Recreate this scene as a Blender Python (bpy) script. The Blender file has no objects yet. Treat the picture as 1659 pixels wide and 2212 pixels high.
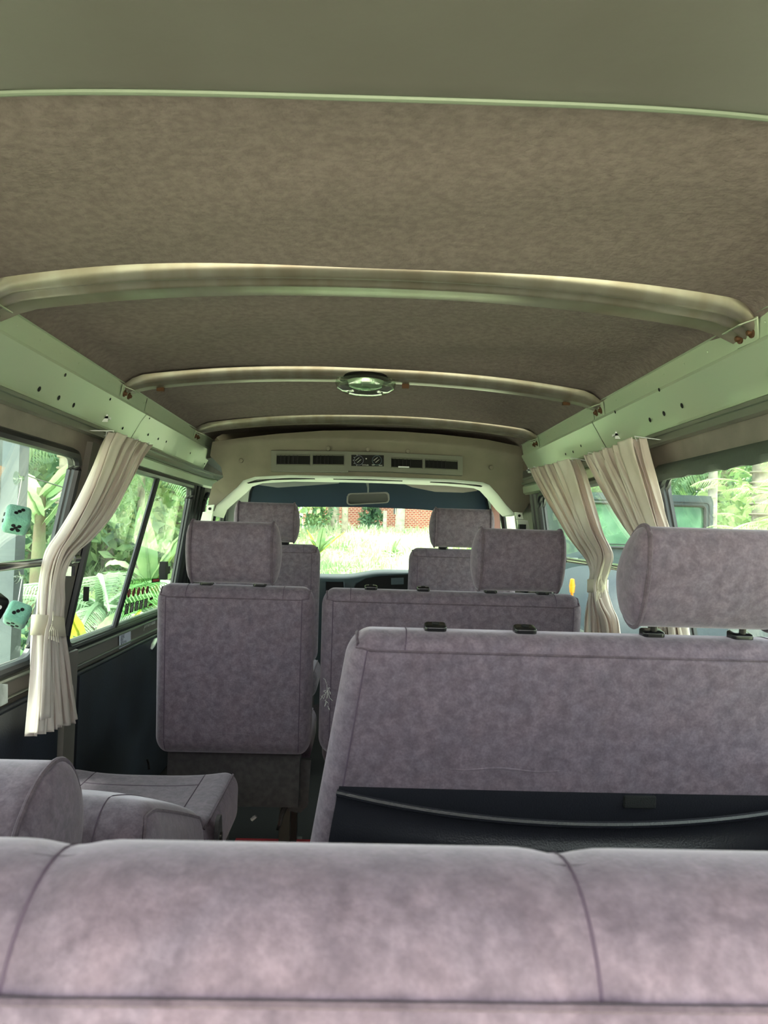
import bpy, bmesh, math, random
import numpy as np
from mathutils import Vector, Matrix
from mathutils.geometry import interpolate_bezier

rnd = random.Random(7)
S = bpy.context.scene
COL = S.collection

# ------------------------------------------------------------------ camera
F, W, H = 1640.0, 1659.0, 2212.0
roll = math.radians(1.8)
Yc = Vector(((779 - W/2)/F, -(1155 - H/2)/F, -1)).normalized()
x0 = Vector((math.cos(roll), -math.sin(roll), 0))
Xc = (x0 + Vector((0, 0, -x0.dot(Yc)/Yc.z))).normalized()
Zc = Xc.cross(Yc)
R3 = Matrix((Xc, Yc, Zc))
EYE = Vector((0, 0, 1.0))
cam = bpy.data.cameras.new('camera')
cam.sensor_fit = 'VERTICAL'; cam.sensor_height = 36.0; cam.lens = F*36/H
cam.clip_start = 0.02; cam.clip_end = 300
cam.dof.use_dof = True; cam.dof.focus_distance = 2.2; cam.dof.aperture_fstop = 16
co = bpy.data.objects.new('camera', cam); COL.objects.link(co)
co.matrix_world = Matrix.Translation(EYE) @ R3.to_4x4()
S.camera = co

# ------------------------------------------------------------------ world, sun, exposure
wd = bpy.data.worlds.new('overcast_sky'); S.world = wd; wd.use_nodes = True
wn = wd.node_tree.nodes; wl = wd.node_tree.links
bg = wn['Background']
tc = wn.new('ShaderNodeTexCoord'); sep = wn.new('ShaderNodeSeparateXYZ'); rp = wn.new('ShaderNodeValToRGB')
wl.new(tc.outputs['Generated'], sep.inputs[0]); wl.new(sep.outputs['Z'], rp.inputs[0]); wl.new(rp.outputs[0], bg.inputs['Color'])
rp.color_ramp.elements[0].position = 0.0; rp.color_ramp.elements[0].color = (0.98, 0.98, 1.0, 1)
rp.color_ramp.elements[1].position = 0.7; rp.color_ramp.elements[1].color = (0.96, 0.96, 1.0, 1)
bg.inputs['Strength'].default_value = 5.2
sun = bpy.data.lights.new('sun', 'SUN'); sun.energy = 19.0; sun.angle = math.radians(12); sun.color = (1, .96, .88)
so = bpy.data.objects.new('sun', sun); COL.objects.link(so); so.location = (0, 0, 20)
so.rotation_euler = (math.radians(20), math.radians(-12), 0)
S.view_settings.view_transform = 'Standard'; S.view_settings.look = 'None'
S.view_settings.gamma = 1.0; S.view_settings.use_curve_mapping = False
S.view_settings.exposure = 0.42
S.cycles.max_bounces = 10; S.cycles.diffuse_bounces = 6; S.cycles.glossy_bounces = 4
S.cycles.transparent_max_bounces = 16; S.cycles.transmission_bounces = 6
S.cycles.use_denoising = True; S.cycles.sample_clamp_indirect = 6.0

# ------------------------------------------------------------------ ray helpers (where the sight line meets a real plane)
def ray(px, py):
    return R3 @ Vector(((px - W/2)/F, -(py - H/2)/F, -1))
def at_y(px, py, y):
    d = ray(px, py); return EYE + d*(y/d.y)
def at_z(px, py, z):
    d = ray(px, py); return EYE + d*((z - EYE.z)/d.z)
def at_x(px, py, x):
    d = ray(px, py); return EYE + d*(x/d.x)
def XW(z):                      # inner half width of the van body at height z
    return .80 - (z - .66)*.15 if z > .66 else .80
def on_wall(px, py, s, off=0.0):
    d = ray(px, py)
    t = (.8 - off - .34*.15)/(s*d.x + .15*d.z)
    p = EYE + d*t
    if p.z < .66:
        p = EYE + d*(s*(.80 - off)/d.x)
    return p
def WP(y, z, s, off=0.0):
    return Vector((s*(XW(z) - off), y, z))

# ------------------------------------------------------------------ materials
def lin(c):
    c = c/255
    return c/12.92 if c <= .04045 else ((c + .055)/1.055)**2.4
def rgb(r, g, b): return (lin(r), lin(g), lin(b), 1)
def mat(name, c, rough=.6, metal=0., c2=None, scale=20., detail=3., bump=0., bscale=200., sheen=0., coat=0., spec=.5, stretch=None, lo=.35, hi=.65):
    m = bpy.data.materials.new(name); m.use_nodes = True
    n = m.node_tree.nodes; l = m.node_tree.links; b = n['Principled BSDF']
    b.inputs['Base Color'].default_value = c
    b.inputs['Roughness'].default_value = rough; b.inputs['Metallic'].default_value = metal
    b.inputs['Specular IOR Level'].default_value = spec
    if sheen:
        b.inputs['Sheen Weight'].default_value = sheen; b.inputs['Sheen Roughness'].default_value = .4
        b.inputs['Sheen Tint'].default_value = (.8, .75, .8, 1)
    if coat:
        b.inputs['Coat Weight'].default_value = coat; b.inputs['Coat Roughness'].default_value = .15
    t = n.new('ShaderNodeTexCoord'); out = t.outputs['Object']
    if stretch:
        mp = n.new('ShaderNodeMapping'); mp.inputs['Scale'].default_value = stretch
        l.new(out, mp.inputs[0]); out = mp.outputs[0]
    if c2:
        z = n.new('ShaderNodeTexNoise'); z.inputs['Scale'].default_value = scale; z.inputs['Detail'].default_value = detail
        r = n.new('ShaderNodeValToRGB'); r.color_ramp.elements[0].position = lo; r.color_ramp.elements[1].position = hi
        r.color_ramp.elements[0].color = c; r.color_ramp.elements[1].color = c2
        l.new(out, z.inputs[0]); l.new(z.outputs[0], r.inputs[0]); l.new(r.outputs[0], b.inputs['Base Color'])
    if bump:
        z2 = n.new('ShaderNodeTexNoise'); z2.inputs['Scale'].default_value = bscale; z2.inputs['Detail'].default_value = 3
        bp = n.new('ShaderNodeBump'); bp.inputs['Strength'].default_value = bump; bp.inputs['Distance'].default_value = .002
        l.new(out, z2.inputs[0]); l.new(z2.outputs[0], bp.inputs['Height']); l.new(bp.outputs[0], b.inputs['Normal'])
    return m
def velour(name, base, base2, tint, sheen=.35):
    """mottled plush: broad worn patches, finer flecks and a short nap"""
    m = bpy.data.materials.new(name); m.use_nodes = True
    n = m.node_tree.nodes; l = m.node_tree.links; b = n['Principled BSDF']
    b.inputs['Roughness'].default_value = .95; b.inputs['Specular IOR Level'].default_value = .1
    b.inputs['Sheen Weight'].default_value = sheen; b.inputs['Sheen Roughness'].default_value = .45
    b.inputs['Sheen Tint'].default_value = (.85, .78, .88, 1)
    t = n.new('ShaderNodeTexCoord')
    def noise(s, d, dist=0):
        z = n.new('ShaderNodeTexNoise'); z.inputs['Scale'].default_value = s; z.inputs['Detail'].default_value = d
        z.inputs['Distortion'].default_value = dist; l.new(t.outputs['Object'], z.inputs[0]); return z
    def ramp(z, a, bb, p0, p1):
        r = n.new('ShaderNodeValToRGB'); r.color_ramp.elements[0].position = p0; r.color_ramp.elements[1].position = p1
        r.color_ramp.elements[0].color = a; r.color_ramp.elements[1].color = bb; l.new(z.outputs[0], r.inputs[0]); return r
    r1 = ramp(noise(62, 8, .4), tuple(c*1.10 for c in base[:3])+(1,), tuple(c*.92 for c in base2[:3])+(1,), .34, .68)
    r2 = ramp(noise(24, 5, .4), (1.02, .97, .99, 1), (tint[0]*.99, tint[1]*1.01, tint[2]*1.03, 1), .34, .66)
    r3 = ramp(noise(260, 2), (.86, .86, .86, 1), (1.1, 1.1, 1.1, 1), .3, .7)
    mx = n.new('ShaderNodeMixRGB'); mx.blend_type = 'MULTIPLY'; mx.inputs[0].default_value = 1
    mx2 = n.new('ShaderNodeMixRGB'); mx2.blend_type = 'MULTIPLY'; mx2.inputs[0].default_value = 1
    l.new(r1.outputs[0], mx.inputs[1]); l.new(r2.outputs[0], mx.inputs[2])
    l.new(mx.outputs[0], mx2.inputs[1]); l.new(r3.outputs[0], mx2.inputs[2]); l.new(mx2.outputs[0], b.inputs['Base Color'])
    bp = n.new('ShaderNodeBump'); bp.inputs['Strength'].default_value = .25; bp.inputs['Distance'].default_value = .001
    l.new(noise(500, 2).outputs[0], bp.inputs['Height']); l.new(bp.outputs[0], b.inputs['Normal'])
    return m
def glass(name, tint=(.80, .88, .83), refl=1.0, rough=.0, f0=.05):
    m = bpy.data.materials.new(name); m.use_nodes = True
    n = m.node_tree.nodes; l = m.node_tree.links; n.remove(n['Principled BSDF'])
    o = n['Material Output']; tr = n.new('ShaderNodeBsdfTransparent'); tr.inputs[0].default_value = (*tint, 1)
    g = n.new('ShaderNodeBsdfGlossy'); g.inputs['Roughness'].default_value = rough
    lw = n.new('ShaderNodeLayerWeight'); lw.inputs[0].default_value = .12
    mr = n.new('ShaderNodeMapRange'); mr.inputs['To Min'].default_value = f0; mr.inputs['To Max'].default_value = .6*refl
    mx = n.new('ShaderNodeMixShader')
    l.new(lw.outputs['Facing'], mr.inputs['Value']); l.new(mr.outputs[0], mx.inputs[0])
    l.new(tr.outputs[0], mx.inputs[1]); l.new(g.outputs[0], mx.inputs[2]); l.new(mx.outputs[0], o.inputs[0])
    return m
def leafy(name, c, c2, trans=.35, rough=.5, scale=3.):
    m = bpy.data.materials.new(name); m.use_nodes = True
    n = m.node_tree.nodes; l = m.node_tree.links; b = n['Principled BSDF']; o = n['Material Output']
    b.inputs['Roughness'].default_value = rough
    t = n.new('ShaderNodeTexCoord'); z = n.new('ShaderNodeTexNoise'); z.inputs['Scale'].default_value = scale; z.inputs['Detail'].default_value = 4
    r = n.new('ShaderNodeValToRGB'); r.color_ramp.elements[0].position = .38; r.color_ramp.elements[1].position = .64
    r.color_ramp.elements[0].color = c; r.color_ramp.elements[1].color = c2
    l.new(t.outputs['Object'], z.inputs[0]); l.new(z.outputs[0], r.inputs[0]); l.new(r.outputs[0], b.inputs['Base Color'])
    tl = n.new('ShaderNodeBsdfTranslucent'); l.new(r.outputs[0], tl.inputs[0])
    mx = n.new('ShaderNodeMixShader'); mx.inputs[0].default_value = trans
    l.new(b.outputs[0], mx.inputs[1]); l.new(tl.outputs[0], mx.inputs[2]); l.new(mx.outputs[0], o.inputs[0])
    return m

m_seat = velour('velour_lilac_grey', rgb(113, 102, 112), rgb(99, 89, 99), (.96, .94, .96, 1), .5)
m_pipe = velour('velour_piping', rgb(100, 90, 98), rgb(92, 82, 90), (.9, .86, .9, 1), .2)
m_seam = mat('seam_thread', rgb(82, 68, 84), .9)
m_dark_fabric = mat('charcoal_fabric', rgb(66, 62, 64), .95, c2=rgb(54, 50, 53), scale=60, bump=.3, bscale=400)
m_vinyl = mat('black_vinyl', rgb(34, 35, 42), .32, bump=.35, bscale=350)
m_felt = mat('brown_grey_felt', rgb(121, 108, 106), .97, c2=rgb(107, 95, 93), scale=70, detail=8, bump=1.0, bscale=140, spec=.15)
m_roof_panel = mat('painted_roof_panel', rgb(92, 89, 84), .42, c2=rgb(87, 83, 78), scale=4, bump=.1, bscale=60)
m_bow = mat('aged_cream_metal', rgb(162, 156, 145), .3, .7, c2=rgb(144, 134, 120), scale=5, stretch=(4, 1, 1))
m_beam = mat('pale_green_grey_metal', rgb(180, 194, 172), .36, .4, c2=rgb(184, 194, 172), scale=5, detail=5, bump=.05, bscale=20)
m_alu = mat('aluminium_track', rgb(170, 176, 166), .3, .8)
m_trim_grey = mat('grey_brown_wall_trim', rgb(128, 118, 114), .55, c2=rgb(112, 103, 99), scale=12, bump=.15, bscale=300)
m_pillar = mat('grey_pillar_trim', rgb(104, 98, 94), .5, bump=.15, bscale=300)
m_lower = mat('dark_navy_vinyl', rgb(40, 46, 58), .5, c2=rgb(30, 33, 42), scale=6, bump=.3, bscale=250)
m_rubber = mat('black_rubber', rgb(24, 26, 30), .4)
m_black = mat('black_plastic', rgb(12, 12, 13), .55, spec=.25)
m_black_gloss = mat('glossy_black_plastic', rgb(22, 22, 24), .22)
m_chrome = mat('chrome', rgb(150, 150, 150), .18, 1.0)
m_header = mat('olive_brown_moulding', rgb(118, 110, 96), .55, c2=rgb(111, 104, 90), scale=15, bump=.2, bscale=250)
m_header_low = mat('pale_lower_moulding', rgb(230, 236, 222), .4)
m_bezel = mat('olive_grey_plastic', rgb(104, 105, 92), .5)
m_curtain = leafy('cream_curtain_cloth', rgb(222, 208, 200), rgb(238, 229, 223), .25, .7, 6.)
m_band = mat('cream_band_cloth', rgb(206, 196, 178), .8)
m_floor = mat('dark_floor_carpet', rgb(34, 32, 34), .95, bump=.5, bscale=200)
m_red = mat('red_carpet_mat', rgb(170, 20, 40), .95, bump=.6, bscale=300)
m_steel = mat('dark_steel', rgb(60, 58, 56), .4, .7)
m_rust = mat('rusty_bolt', rgb(92, 62, 40), .6, .5)
m_hole = mat('dark_hole', rgb(9, 9, 9), .9)
m_dash = mat('dark_slate_dashboard', rgb(62, 74, 80), .5, bump=.2, bscale=300)
m_white = mat('white_plastic', rgb(225, 226, 228), .5)
m_card = mat('lilac_white_card', rgb(206, 208, 224), .5)
m_greyink = mat('grey_ink', rgb(110, 114, 130), .6)
m_whiteink = mat('white_ink', rgb(215, 216, 208), .6)
m_redink = mat('red_ink', rgb(176, 50, 58), .6)
m_darkink = mat('dark_green_ink', rgb(62, 74, 44), .6)
m_brownink = mat('brown_ink', rgb(86, 30, 22), .6)
m_mint = mat('mint_plush', rgb(118, 170, 152), .95, c2=rgb(100, 148, 132), scale=40, bump=.8, bscale=260, sheen=.3)
m_cup = glass('suction_cup_vinyl', (.80, .92, .78), 1.0, .1, .15)
m_glass = glass('window_glass')
m_lens = glass('clear_lens', (.80, .90, .80), 1.4, .05, .16)
m_film = leafy('blue_grey_film', rgb(76, 90, 106), rgb(80, 95, 110), .5, .6)
m_visor = mat('grey_visor_vinyl', rgb(168, 172, 176), .7)
m_visor2 = mat('cloth_visor', rgb(182, 172, 170), .85, bump=.3, bscale=80)
m_mirror = mat('mirror_glass', rgb(190, 180, 180), .03, 1.0)
m_pinkcloth = mat('pink_brown_cloth', rgb(160, 116, 112), .8)
m_stick = glass('pale_green_sticker', (.72, .9, .66), .2, .4, .03)
m_wipe = mat('marbled_grey_box', rgb(150, 160, 156), .5, c2=rgb(196, 204, 200), scale=30, detail=6)
# outdoors
m_grass = leafy('grass_blades', rgb(146, 180, 126), rgb(232, 230, 214), .3, .6, .7)
m_ground = mat('grassy_ground', rgb(156, 170, 130), .95, c2=rgb(222, 208, 192), scale=.7, detail=8, bump=1, bscale=6, lo=.45, hi=.6)
m_palm = leafy('palm_leaf', rgb(128, 160, 124), rgb(176, 200, 168), .35)
m_banana = leafy('banana_leaf', rgb(140, 172, 124), rgb(178, 200, 148), .35)
m_yellow = leafy('yellow_leaf', rgb(206, 204, 70), rgb(150, 188, 90), .4, scale=4)
m_dryleaf = leafy('dry_leaf', rgb(190, 120, 80), rgb(210, 170, 120), .2)
m_bush = leafy('bush_leaf', rgb(96, 132, 88), rgb(172, 196, 146), .35)
m_bush2 = leafy('bright_bush_leaf', rgb(134, 170, 108), rgb(204, 216, 160), .4)
m_bush3 = leafy('blue_green_leaf', rgb(80, 118, 92), rgb(146, 178, 144), .35)
m_trunk = mat('grey_bark', rgb(136, 126, 116), .9, c2=rgb(176, 166, 154), scale=8, bump=.8, bscale=20)
m_trunk2 = mat('pale_bark', rgb(196, 190, 184), .9, c2=rgb(160, 152, 148), scale=8, bump=.8, bscale=20)
m_concrete = mat('weathered_concrete', rgb(112, 116, 114), .9, c2=rgb(134, 138, 134), scale=4, detail=8, bump=.4, bscale=30)
m_carbody = mat('dark_slate_car_paint', rgb(44, 58, 64), .5)
m_carglass = mat('painted_reflection_glass', rgb(58, 96, 76), .15, .3, c2=rgb(92, 130, 104), scale=6, detail=8)  # mottled greens paint a grassy reflection into the glass colour
m_amber = mat('amber_lens', rgb(220, 130, 20), .25)
m_tin = mat('rusted_tin_roof', rgb(170, 150, 140), .6, c2=rgb(130, 100, 90), scale=3)
def brick_mat():
    m = bpy.data.materials.new('red_brickwork'); m.use_nodes = True
    n = m.node_tree.nodes; l = m.node_tree.links; b = n['Principled BSDF']; b.inputs['Roughness'].default_value = .9
    t = n.new('ShaderNodeTexCoord'); mp = n.new('ShaderNodeMapping'); mp.inputs['Rotation'].default_value = (math.radians(90), 0, 0)
    k = n.new('ShaderNodeTexBrick'); k.inputs['Scale'].default_value = 4.2; k.inputs['Color1'].default_value = rgb(176, 92, 80)
    k.inputs['Color2'].default_value = rgb(150, 76, 70); k.inputs['Mortar'].default_value = rgb(196, 180, 166); k.inputs['Mortar Size'].default_value = .03
    l.new(t.outputs['Object'], mp.inputs[0]); l.new(mp.outputs[0], k.inputs[0]); l.new(k.outputs[0], b.inputs['Base Color'])
    return m
m_brick = brick_mat()

# ------------------------------------------------------------------ object helpers
BASE = {}
def tag(o, label=None, cat=None, group=None, kind=None):
    if label: o['label'] = label
    if cat: o['category'] = cat
    if group: o['group'] = group
    if kind: o['kind'] = kind
    return o
def thing(name, label, cat, loc=(0, 0, 0), group=None):
    o = bpy.data.objects.new(name, None); COL.objects.link(o); o.location = Vector(loc)
    o.empty_display_size = .05; BASE[o] = Vector(loc)
    return tag(o, label, cat, group)
class MB:
    def __init__(s): s.v = []; s.f = []
    def add(s, vs, fs):
        k = len(s.v); s.v += [tuple(v) for v in vs]; s.f += [tuple(i + k for i in f) for f in fs]; return s
    def box(s, a, b, rot=None, piv=None):
        vs = [Vector((x, y, z)) for x in (a[0], b[0]) for y in (a[1], b[1]) for z in (a[2], b[2])]
        if rot is not None:
            c = Vector(piv) if piv is not None else (Vector(a) + Vector(b))/2
            vs = [c + rot @ (v - c) for v in vs]
        return s.add(vs, [(0, 1, 3, 2), (4, 6, 7, 5), (0, 4, 5, 1), (2, 3, 7, 6), (0, 2, 6, 4), (1, 5, 7, 3)])
    def tube(s, pts, r, n=8, closed=False, cap=True, sq=1.0):
        pts = [Vector(p) for p in pts]; N = len(pts); vs = []; up = Vector((0.12, .08, 1)).normalized()
        for i, p in enumerate(pts):
            a = pts[i-1] if (i or closed) else pts[i]; b = pts[(i+1) % N] if (i < N-1 or closed) else pts[i]
            t = (b - a).normalized() if (b-a).length > 1e-9 else Vector((0, 0, 1))
            u = up if abs(t.dot(up)) < .95 else Vector((1, 0, .1)).normalized()
            e1 = t.cross(u).normalized(); e2 = e1.cross(t)
            rr = r[i] if isinstance(r, (list, tuple)) else r
            for k in range(n):
                q = 2*math.pi*k/n; vs.append(p + e1*math.cos(q)*rr + e2*math.sin(q)*rr*sq)
        fs = []
        for i in range(N if closed else N-1):
            j = (i+1) % N
            for k in range(n): fs.append((i*n+k, i*n+(k+1) % n, j*n+(k+1) % n, j*n+k))
        if cap and not closed: fs += [tuple(range(n))[::-1], tuple(range((N-1)*n, N*n))]
        return s.add(vs, fs)
    def grid(s, rows, closed=False):
        nr = len(rows); nc = len(rows[0]); vs = [p for r in rows for p in r]; fs = []
        for i in range(nr-1):
            for j in range(nc if closed else nc-1):
                k = (j+1) % nc; fs.append((i*nc+j, i*nc+k, (i+1)*nc+k, (i+1)*nc+j))
        return s.add(vs, fs)
    def prism(s, poly, d):
        """poly: 3D points of one face; d: extrusion vector"""
        n = len(poly); p = [Vector(q) for q in poly]; d = Vector(d)
        return s.add(p + [q + d for q in p], [tuple(range(n))[::-1], tuple(range(n, 2*n))] + [(i, (i+1) % n, n+(i+1) % n, n+i) for i in range(n)])
    def lathe(s, c, prof, n=24, ax=None):
        """prof: (radius, height) along axis ax from c"""
        ax = Vector(ax or (0, 0, 1)).normalized(); u = ax.orthogonal().normalized(); w = ax.cross(u); c = Vector(c)
        rows = [[c + ax*h + (u*math.cos(2*math.pi*k/n) + w*math.sin(2*math.pi*k/n))*r for k in range(n)] for r, h in prof]
        return s.grid(rows, True)
    def soft(s, sb, **k):
        v, f = sb.mesh(**k); return s.add(v, f)
    def build(s, name, m, parent=None, smooth=True, label=None, angle=40, **k):
        me = bpy.data.meshes.new(name); off = Vector((0, 0, 0))
        if parent is not None:
            q = parent
            while q.parent: q = q.parent
            off = BASE[q]
        else:
            a = np.array(s.v); off = Vector(((a[:, 0].min()+a[:, 0].max())/2, (a[:, 1].min()+a[:, 1].max())/2, a[:, 2].min()))
        me.from_pydata([(x-off.x, y-off.y, z-off.z) for x, y, z in s.v], [], s.f)
        me.materials.append(m)
        bm = bmesh.new(); bm.from_mesh(me)
        bmesh.ops.remove_doubles(bm, verts=bm.verts, dist=1e-6)
        if len(bm.faces) < 60000: bmesh.ops.recalc_face_normals(bm, faces=bm.faces)
        bm.to_mesh(me); bm.free()
        if smooth:
            me.shade_smooth(); 
            if angle < 180: me.set_sharp_from_angle(angle=math.radians(angle))
        o = bpy.data.objects.new(name, me); COL.objects.link(o)
        if parent is not None: o.parent = parent
        else: o.location = off; BASE[o] = off
        return tag(o, label, **k)
class Soft:
    """rounded box with per-axis radii, bent by fn; keeps the surface mapping for piping and seams"""
    def __init__(s, h, r, fn=None): s.h = h; s.r = [min(a, b*.999) for a, b in zip(r, h)]; s.fn = fn or (lambda p: p)
    def pt(s, q, out=0.0):
        c = []; d = []
        for i in range(3):
            p = q[i]*s.h[i]; k = max(-(s.h[i]-s.r[i]), min(s.h[i]-s.r[i], p)); c.append(k); d.append((p-k)/s.r[i])
        n = math.sqrt(sum(x*x for x in d)) or 1
        return Vector(s.fn(Vector([c[i] + (s.r[i]+out)*d[i]/n for i in range(3)])))
    def mesh(s, n=(10, 4, 10), k=5):
        L = []
        for i in range(3):
            e = 1 - s.r[i]/s.h[i]; core = [e*(2*j/n[i]-1) for j in range(n[i]+1)]
            cor = [e+(1-e)*math.tan(math.pi/4*j/k) for j in range(1, k+1)]
            L.append([-c for c in cor[::-1]] + core + cor)
        vs = []; fs = []
        for ax in range(3):
            a, b = [i for i in range(3) if i != ax]
            for sg in (-1, 1):
                k0 = len(vs); na, nb = len(L[a]), len(L[b])
                for u in L[a]:
                    for v in L[b]:
                        q = [0, 0, 0]; q[ax] = sg; q[a] = u; q[b] = v; vs.append(s.pt(q))
                for i in range(na-1):
                    for j in range(nb-1): fs.append((k0+i*nb+j, k0+i*nb+j+1, k0+(i+1)*nb+j+1, k0+(i+1)*nb+j))
        return vs, fs
def cat(pts, n=6, closed=False):
    """Catmull-Rom through pts"""
    P = [Vector(p) for p in pts]; N = len(P); out = []
    g = (lambda i: P[i % N]) if closed else (lambda i: P[max(0, min(N-1, i))])
    for i in range(N if closed else N-1):
        a, b, c, d = g(i-1), g(i), g(i+1), g(i+2)
        for k in range(n):
            t = k/n; out.append(.5*((2*b) + (c-a)*t + (2*a-5*b+4*c-d)*t*t + (3*b-a-3*c+d)*t*t*t))
    if not closed: out.append(P[-1])
    return out
def fill_holes(outer, holes, mp, name, m, parent=None, thick=0.0, cuts=(), **k):
    """flat sheet with openings in (a,b), mapped to space by mp, given real thickness"""
    bm = bmesh.new(); E = []
    for lp in [outer] + holes:
        vs = [bm.verts.new((a, b, 0)) for a, b in lp]
        E += [bm.edges.new((vs[i], vs[(i+1) % len(vs)])) for i in range(len(vs))]
    bmesh.ops.triangle_fill(bm, use_beauty=True, use_dissolve=False, edges=E)
    for co_, no_ in cuts: bmesh.ops.bisect_plane(bm, geom=bm.verts[:]+bm.edges[:]+bm.faces[:], plane_co=co_, plane_no=no_)
    bm.verts.index_update()
    mb = MB(); n = len(bm.verts); P = [v.co.copy() for v in bm.verts]; fs = [tuple(v.index for v in f.verts) for f in bm.faces]
    bd = [(e.verts[0].index, e.verts[1].index) for e in bm.edges if len(e.link_faces) == 1]; bm.free()
    mb.add([mp(p.x, p.y, 0) for p in P] + [mp(p.x, p.y, thick) for p in P], fs + [tuple(i+n for i in f[::-1]) for f in fs] + [(a, b, b+n, a+n) for a, b in bd])
    return mb.build(name, m, parent, angle=30, **k)
def rrect(pts, r=.04, n=5):
    """round the corners of a polygon"""
    out = []; N = len(pts)
    for i in range(N):
        p = Vector(pts[i]).to_2d(); a = Vector(pts[i-1]).to_2d(); b = Vector(pts[(i+1) % N]).to_2d()
        ra = min(r, (a-p).length*.45, (b-p).length*.45); s_ = p+(a-p).normalized()*ra; e = p+(b-p).normalized()*ra
        for k in range(n+1):
            t = k/n; q = s_*(1-t)**2 + p*2*t*(1-t) + e*t*t; out.append((q.x, q.y))
    return out
def text_mesh(txt, size, parent, m, name, M4, label=None):
    cu = bpy.data.curves.new(name, 'FONT'); cu.body = txt; cu.size = size; cu.extrude = .0002; cu.resolution_u = 2
    o = bpy.data.objects.new(name, cu); COL.objects.link(o); dg = bpy.context.evaluated_depsgraph_get()
    me = bpy.data.meshes.new_from_object(o.evaluated_get(dg)); bpy.data.objects.remove(o)
    q = parent
    while q.parent: q = q.parent
    me.transform(Matrix.Translation(-BASE[q]) @ M4); me.materials.clear(); me.materials.append(m)
    t = bpy.data.objects.new(name, me); COL.objects.link(t); t.parent = parent
    return tag(t, label)

# ================================================================== THE VAN SHELL
YB, YF = -.55, 4.35            # rear opening, front of the side walls
def zc(x, e=2.3, top=1.472, drop=.047): return top - drop*(abs(x)/.66)**e - (.030*((abs(x)-.62)/.045)**2 if abs(x) > .62 else 0)
# floor
mb = MB(); mb.box((-.84, YB, -.05), (.84, 4.6, 0)); fl = mb.build('floor', m_floor, None, smooth=False, kind='structure')
mb = MB(); mb.box((-.37, 1.55, 0.001), (.0, 2.488, .012)); mb.build('floor_mat', m_red, None, label='red carpet mat lying in the dark aisle between the seats', cat='mat')
# ceiling: felt lining between the bows
xs = [-.665 + 1.33*i/60 for i in range(61)]; ys = [YB + (3.35-YB)*j/90 for j in range(91)]
def feltz(x, y):
    return zc(x) - .008 - .014*math.exp(-((y-1.30)/.13)**2) - .008*math.exp(-((y-2.1)/.13)**2) - .008*math.exp(-((y-2.93)/.13)**2)
def sag(x, y):
    return .004*math.sin(y*9+x*3)*math.cos(x*5) + .003*math.sin(y*23+x*7)
rows = [[Vector((x, y, feltz(x, y) + (sag(x, y) if abs(x) < .6 else 0))) for x in xs] for y in ys]
mb = MB(); mb.grid(rows); mb.grid([[p + Vector((0, 0, .05)) for p in r] for r in rows]); MBc = mb
mb.build('ceiling', m_felt, None, angle=180, kind='structure')
# smooth painted panel over the rear, ends in a rolled lip
prof = [(YB, 1.455), (.58, 1.452), (.68, 1.449), (.732, 1.446), (.745, 1.444), (.753, 1.446), (.757, 1.452), (.755, 1.459), (.748, 1.462)]
rows = [[Vector((x, y - .03*x*(y > .5), z - .085*(abs(x)/.66)**4*.75 - .004)) for x in xs] for y, z in prof]
lip = MB(); lip.tube([Vector((x, .752-.03*x, 1.440 - .064*(abs(x)/.66)**4)) for x in xs], .0035, 8)
mb = MB(); mb.grid(rows); cr_ = mb.build('ceiling_rear', m_roof_panel, None, angle=180, kind='structure'); lip.build('lip_highlight', mat('lip_highlight_tone', rgb(112, 122, 106), .4, .2), cr_)  # strip along the lip: the edge highlight is put into its green-grey colour
# front ceiling over the driver
mb = MB(); rows = [[Vector((x*1.06, y, 1.33 - .03*(abs(x)/.66)**3 - (y-3.5)*.03)) for x in xs] for y in (3.3, 3.5, 3.8, 4.15)]
mb.grid(rows); mb.grid([[p+Vector((0, 0, .04)) for p in r] for r in rows]); mb.build('ceiling_front', m_visor, None, kind='structure')

RO = [(-.82, 1.20), (-.78, 1.36), (-.70, 1.47), (-.4, 1.53), (0, 1.55), (.4, 1.53), (.70, 1.47), (.78, 1.36), (.82, 1.20)]
rows = [[Vector((x*k, y, 1.2+(z-1.2)*q)) for x, z in RO] for y, k, q in ((YB, 1, 1), (3.2, 1, 1), (4.0, .98, .75), (4.25, .95, .35))]
mb = MB(); mb.grid(rows); mb.grid([[p+Vector((0, 0, .03)) for p in r] for r in rows]); mb.build('ceiling_shell', m_header, None, kind='structure')
mb = MB(); mb.prism([(-.70, YB-.02, 1.50), (-.70, YB-.02, 1.55), (-.70, -1.25, 2.16), (-.70, -1.25, 2.10)], (1.40, 0, 0)); mb.build('shading_tailgate', m_trim_grey, None, smooth=False, kind='structure')  # unseen raised tailgate, added and tilted to limit skylight on the rear bench

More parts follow.
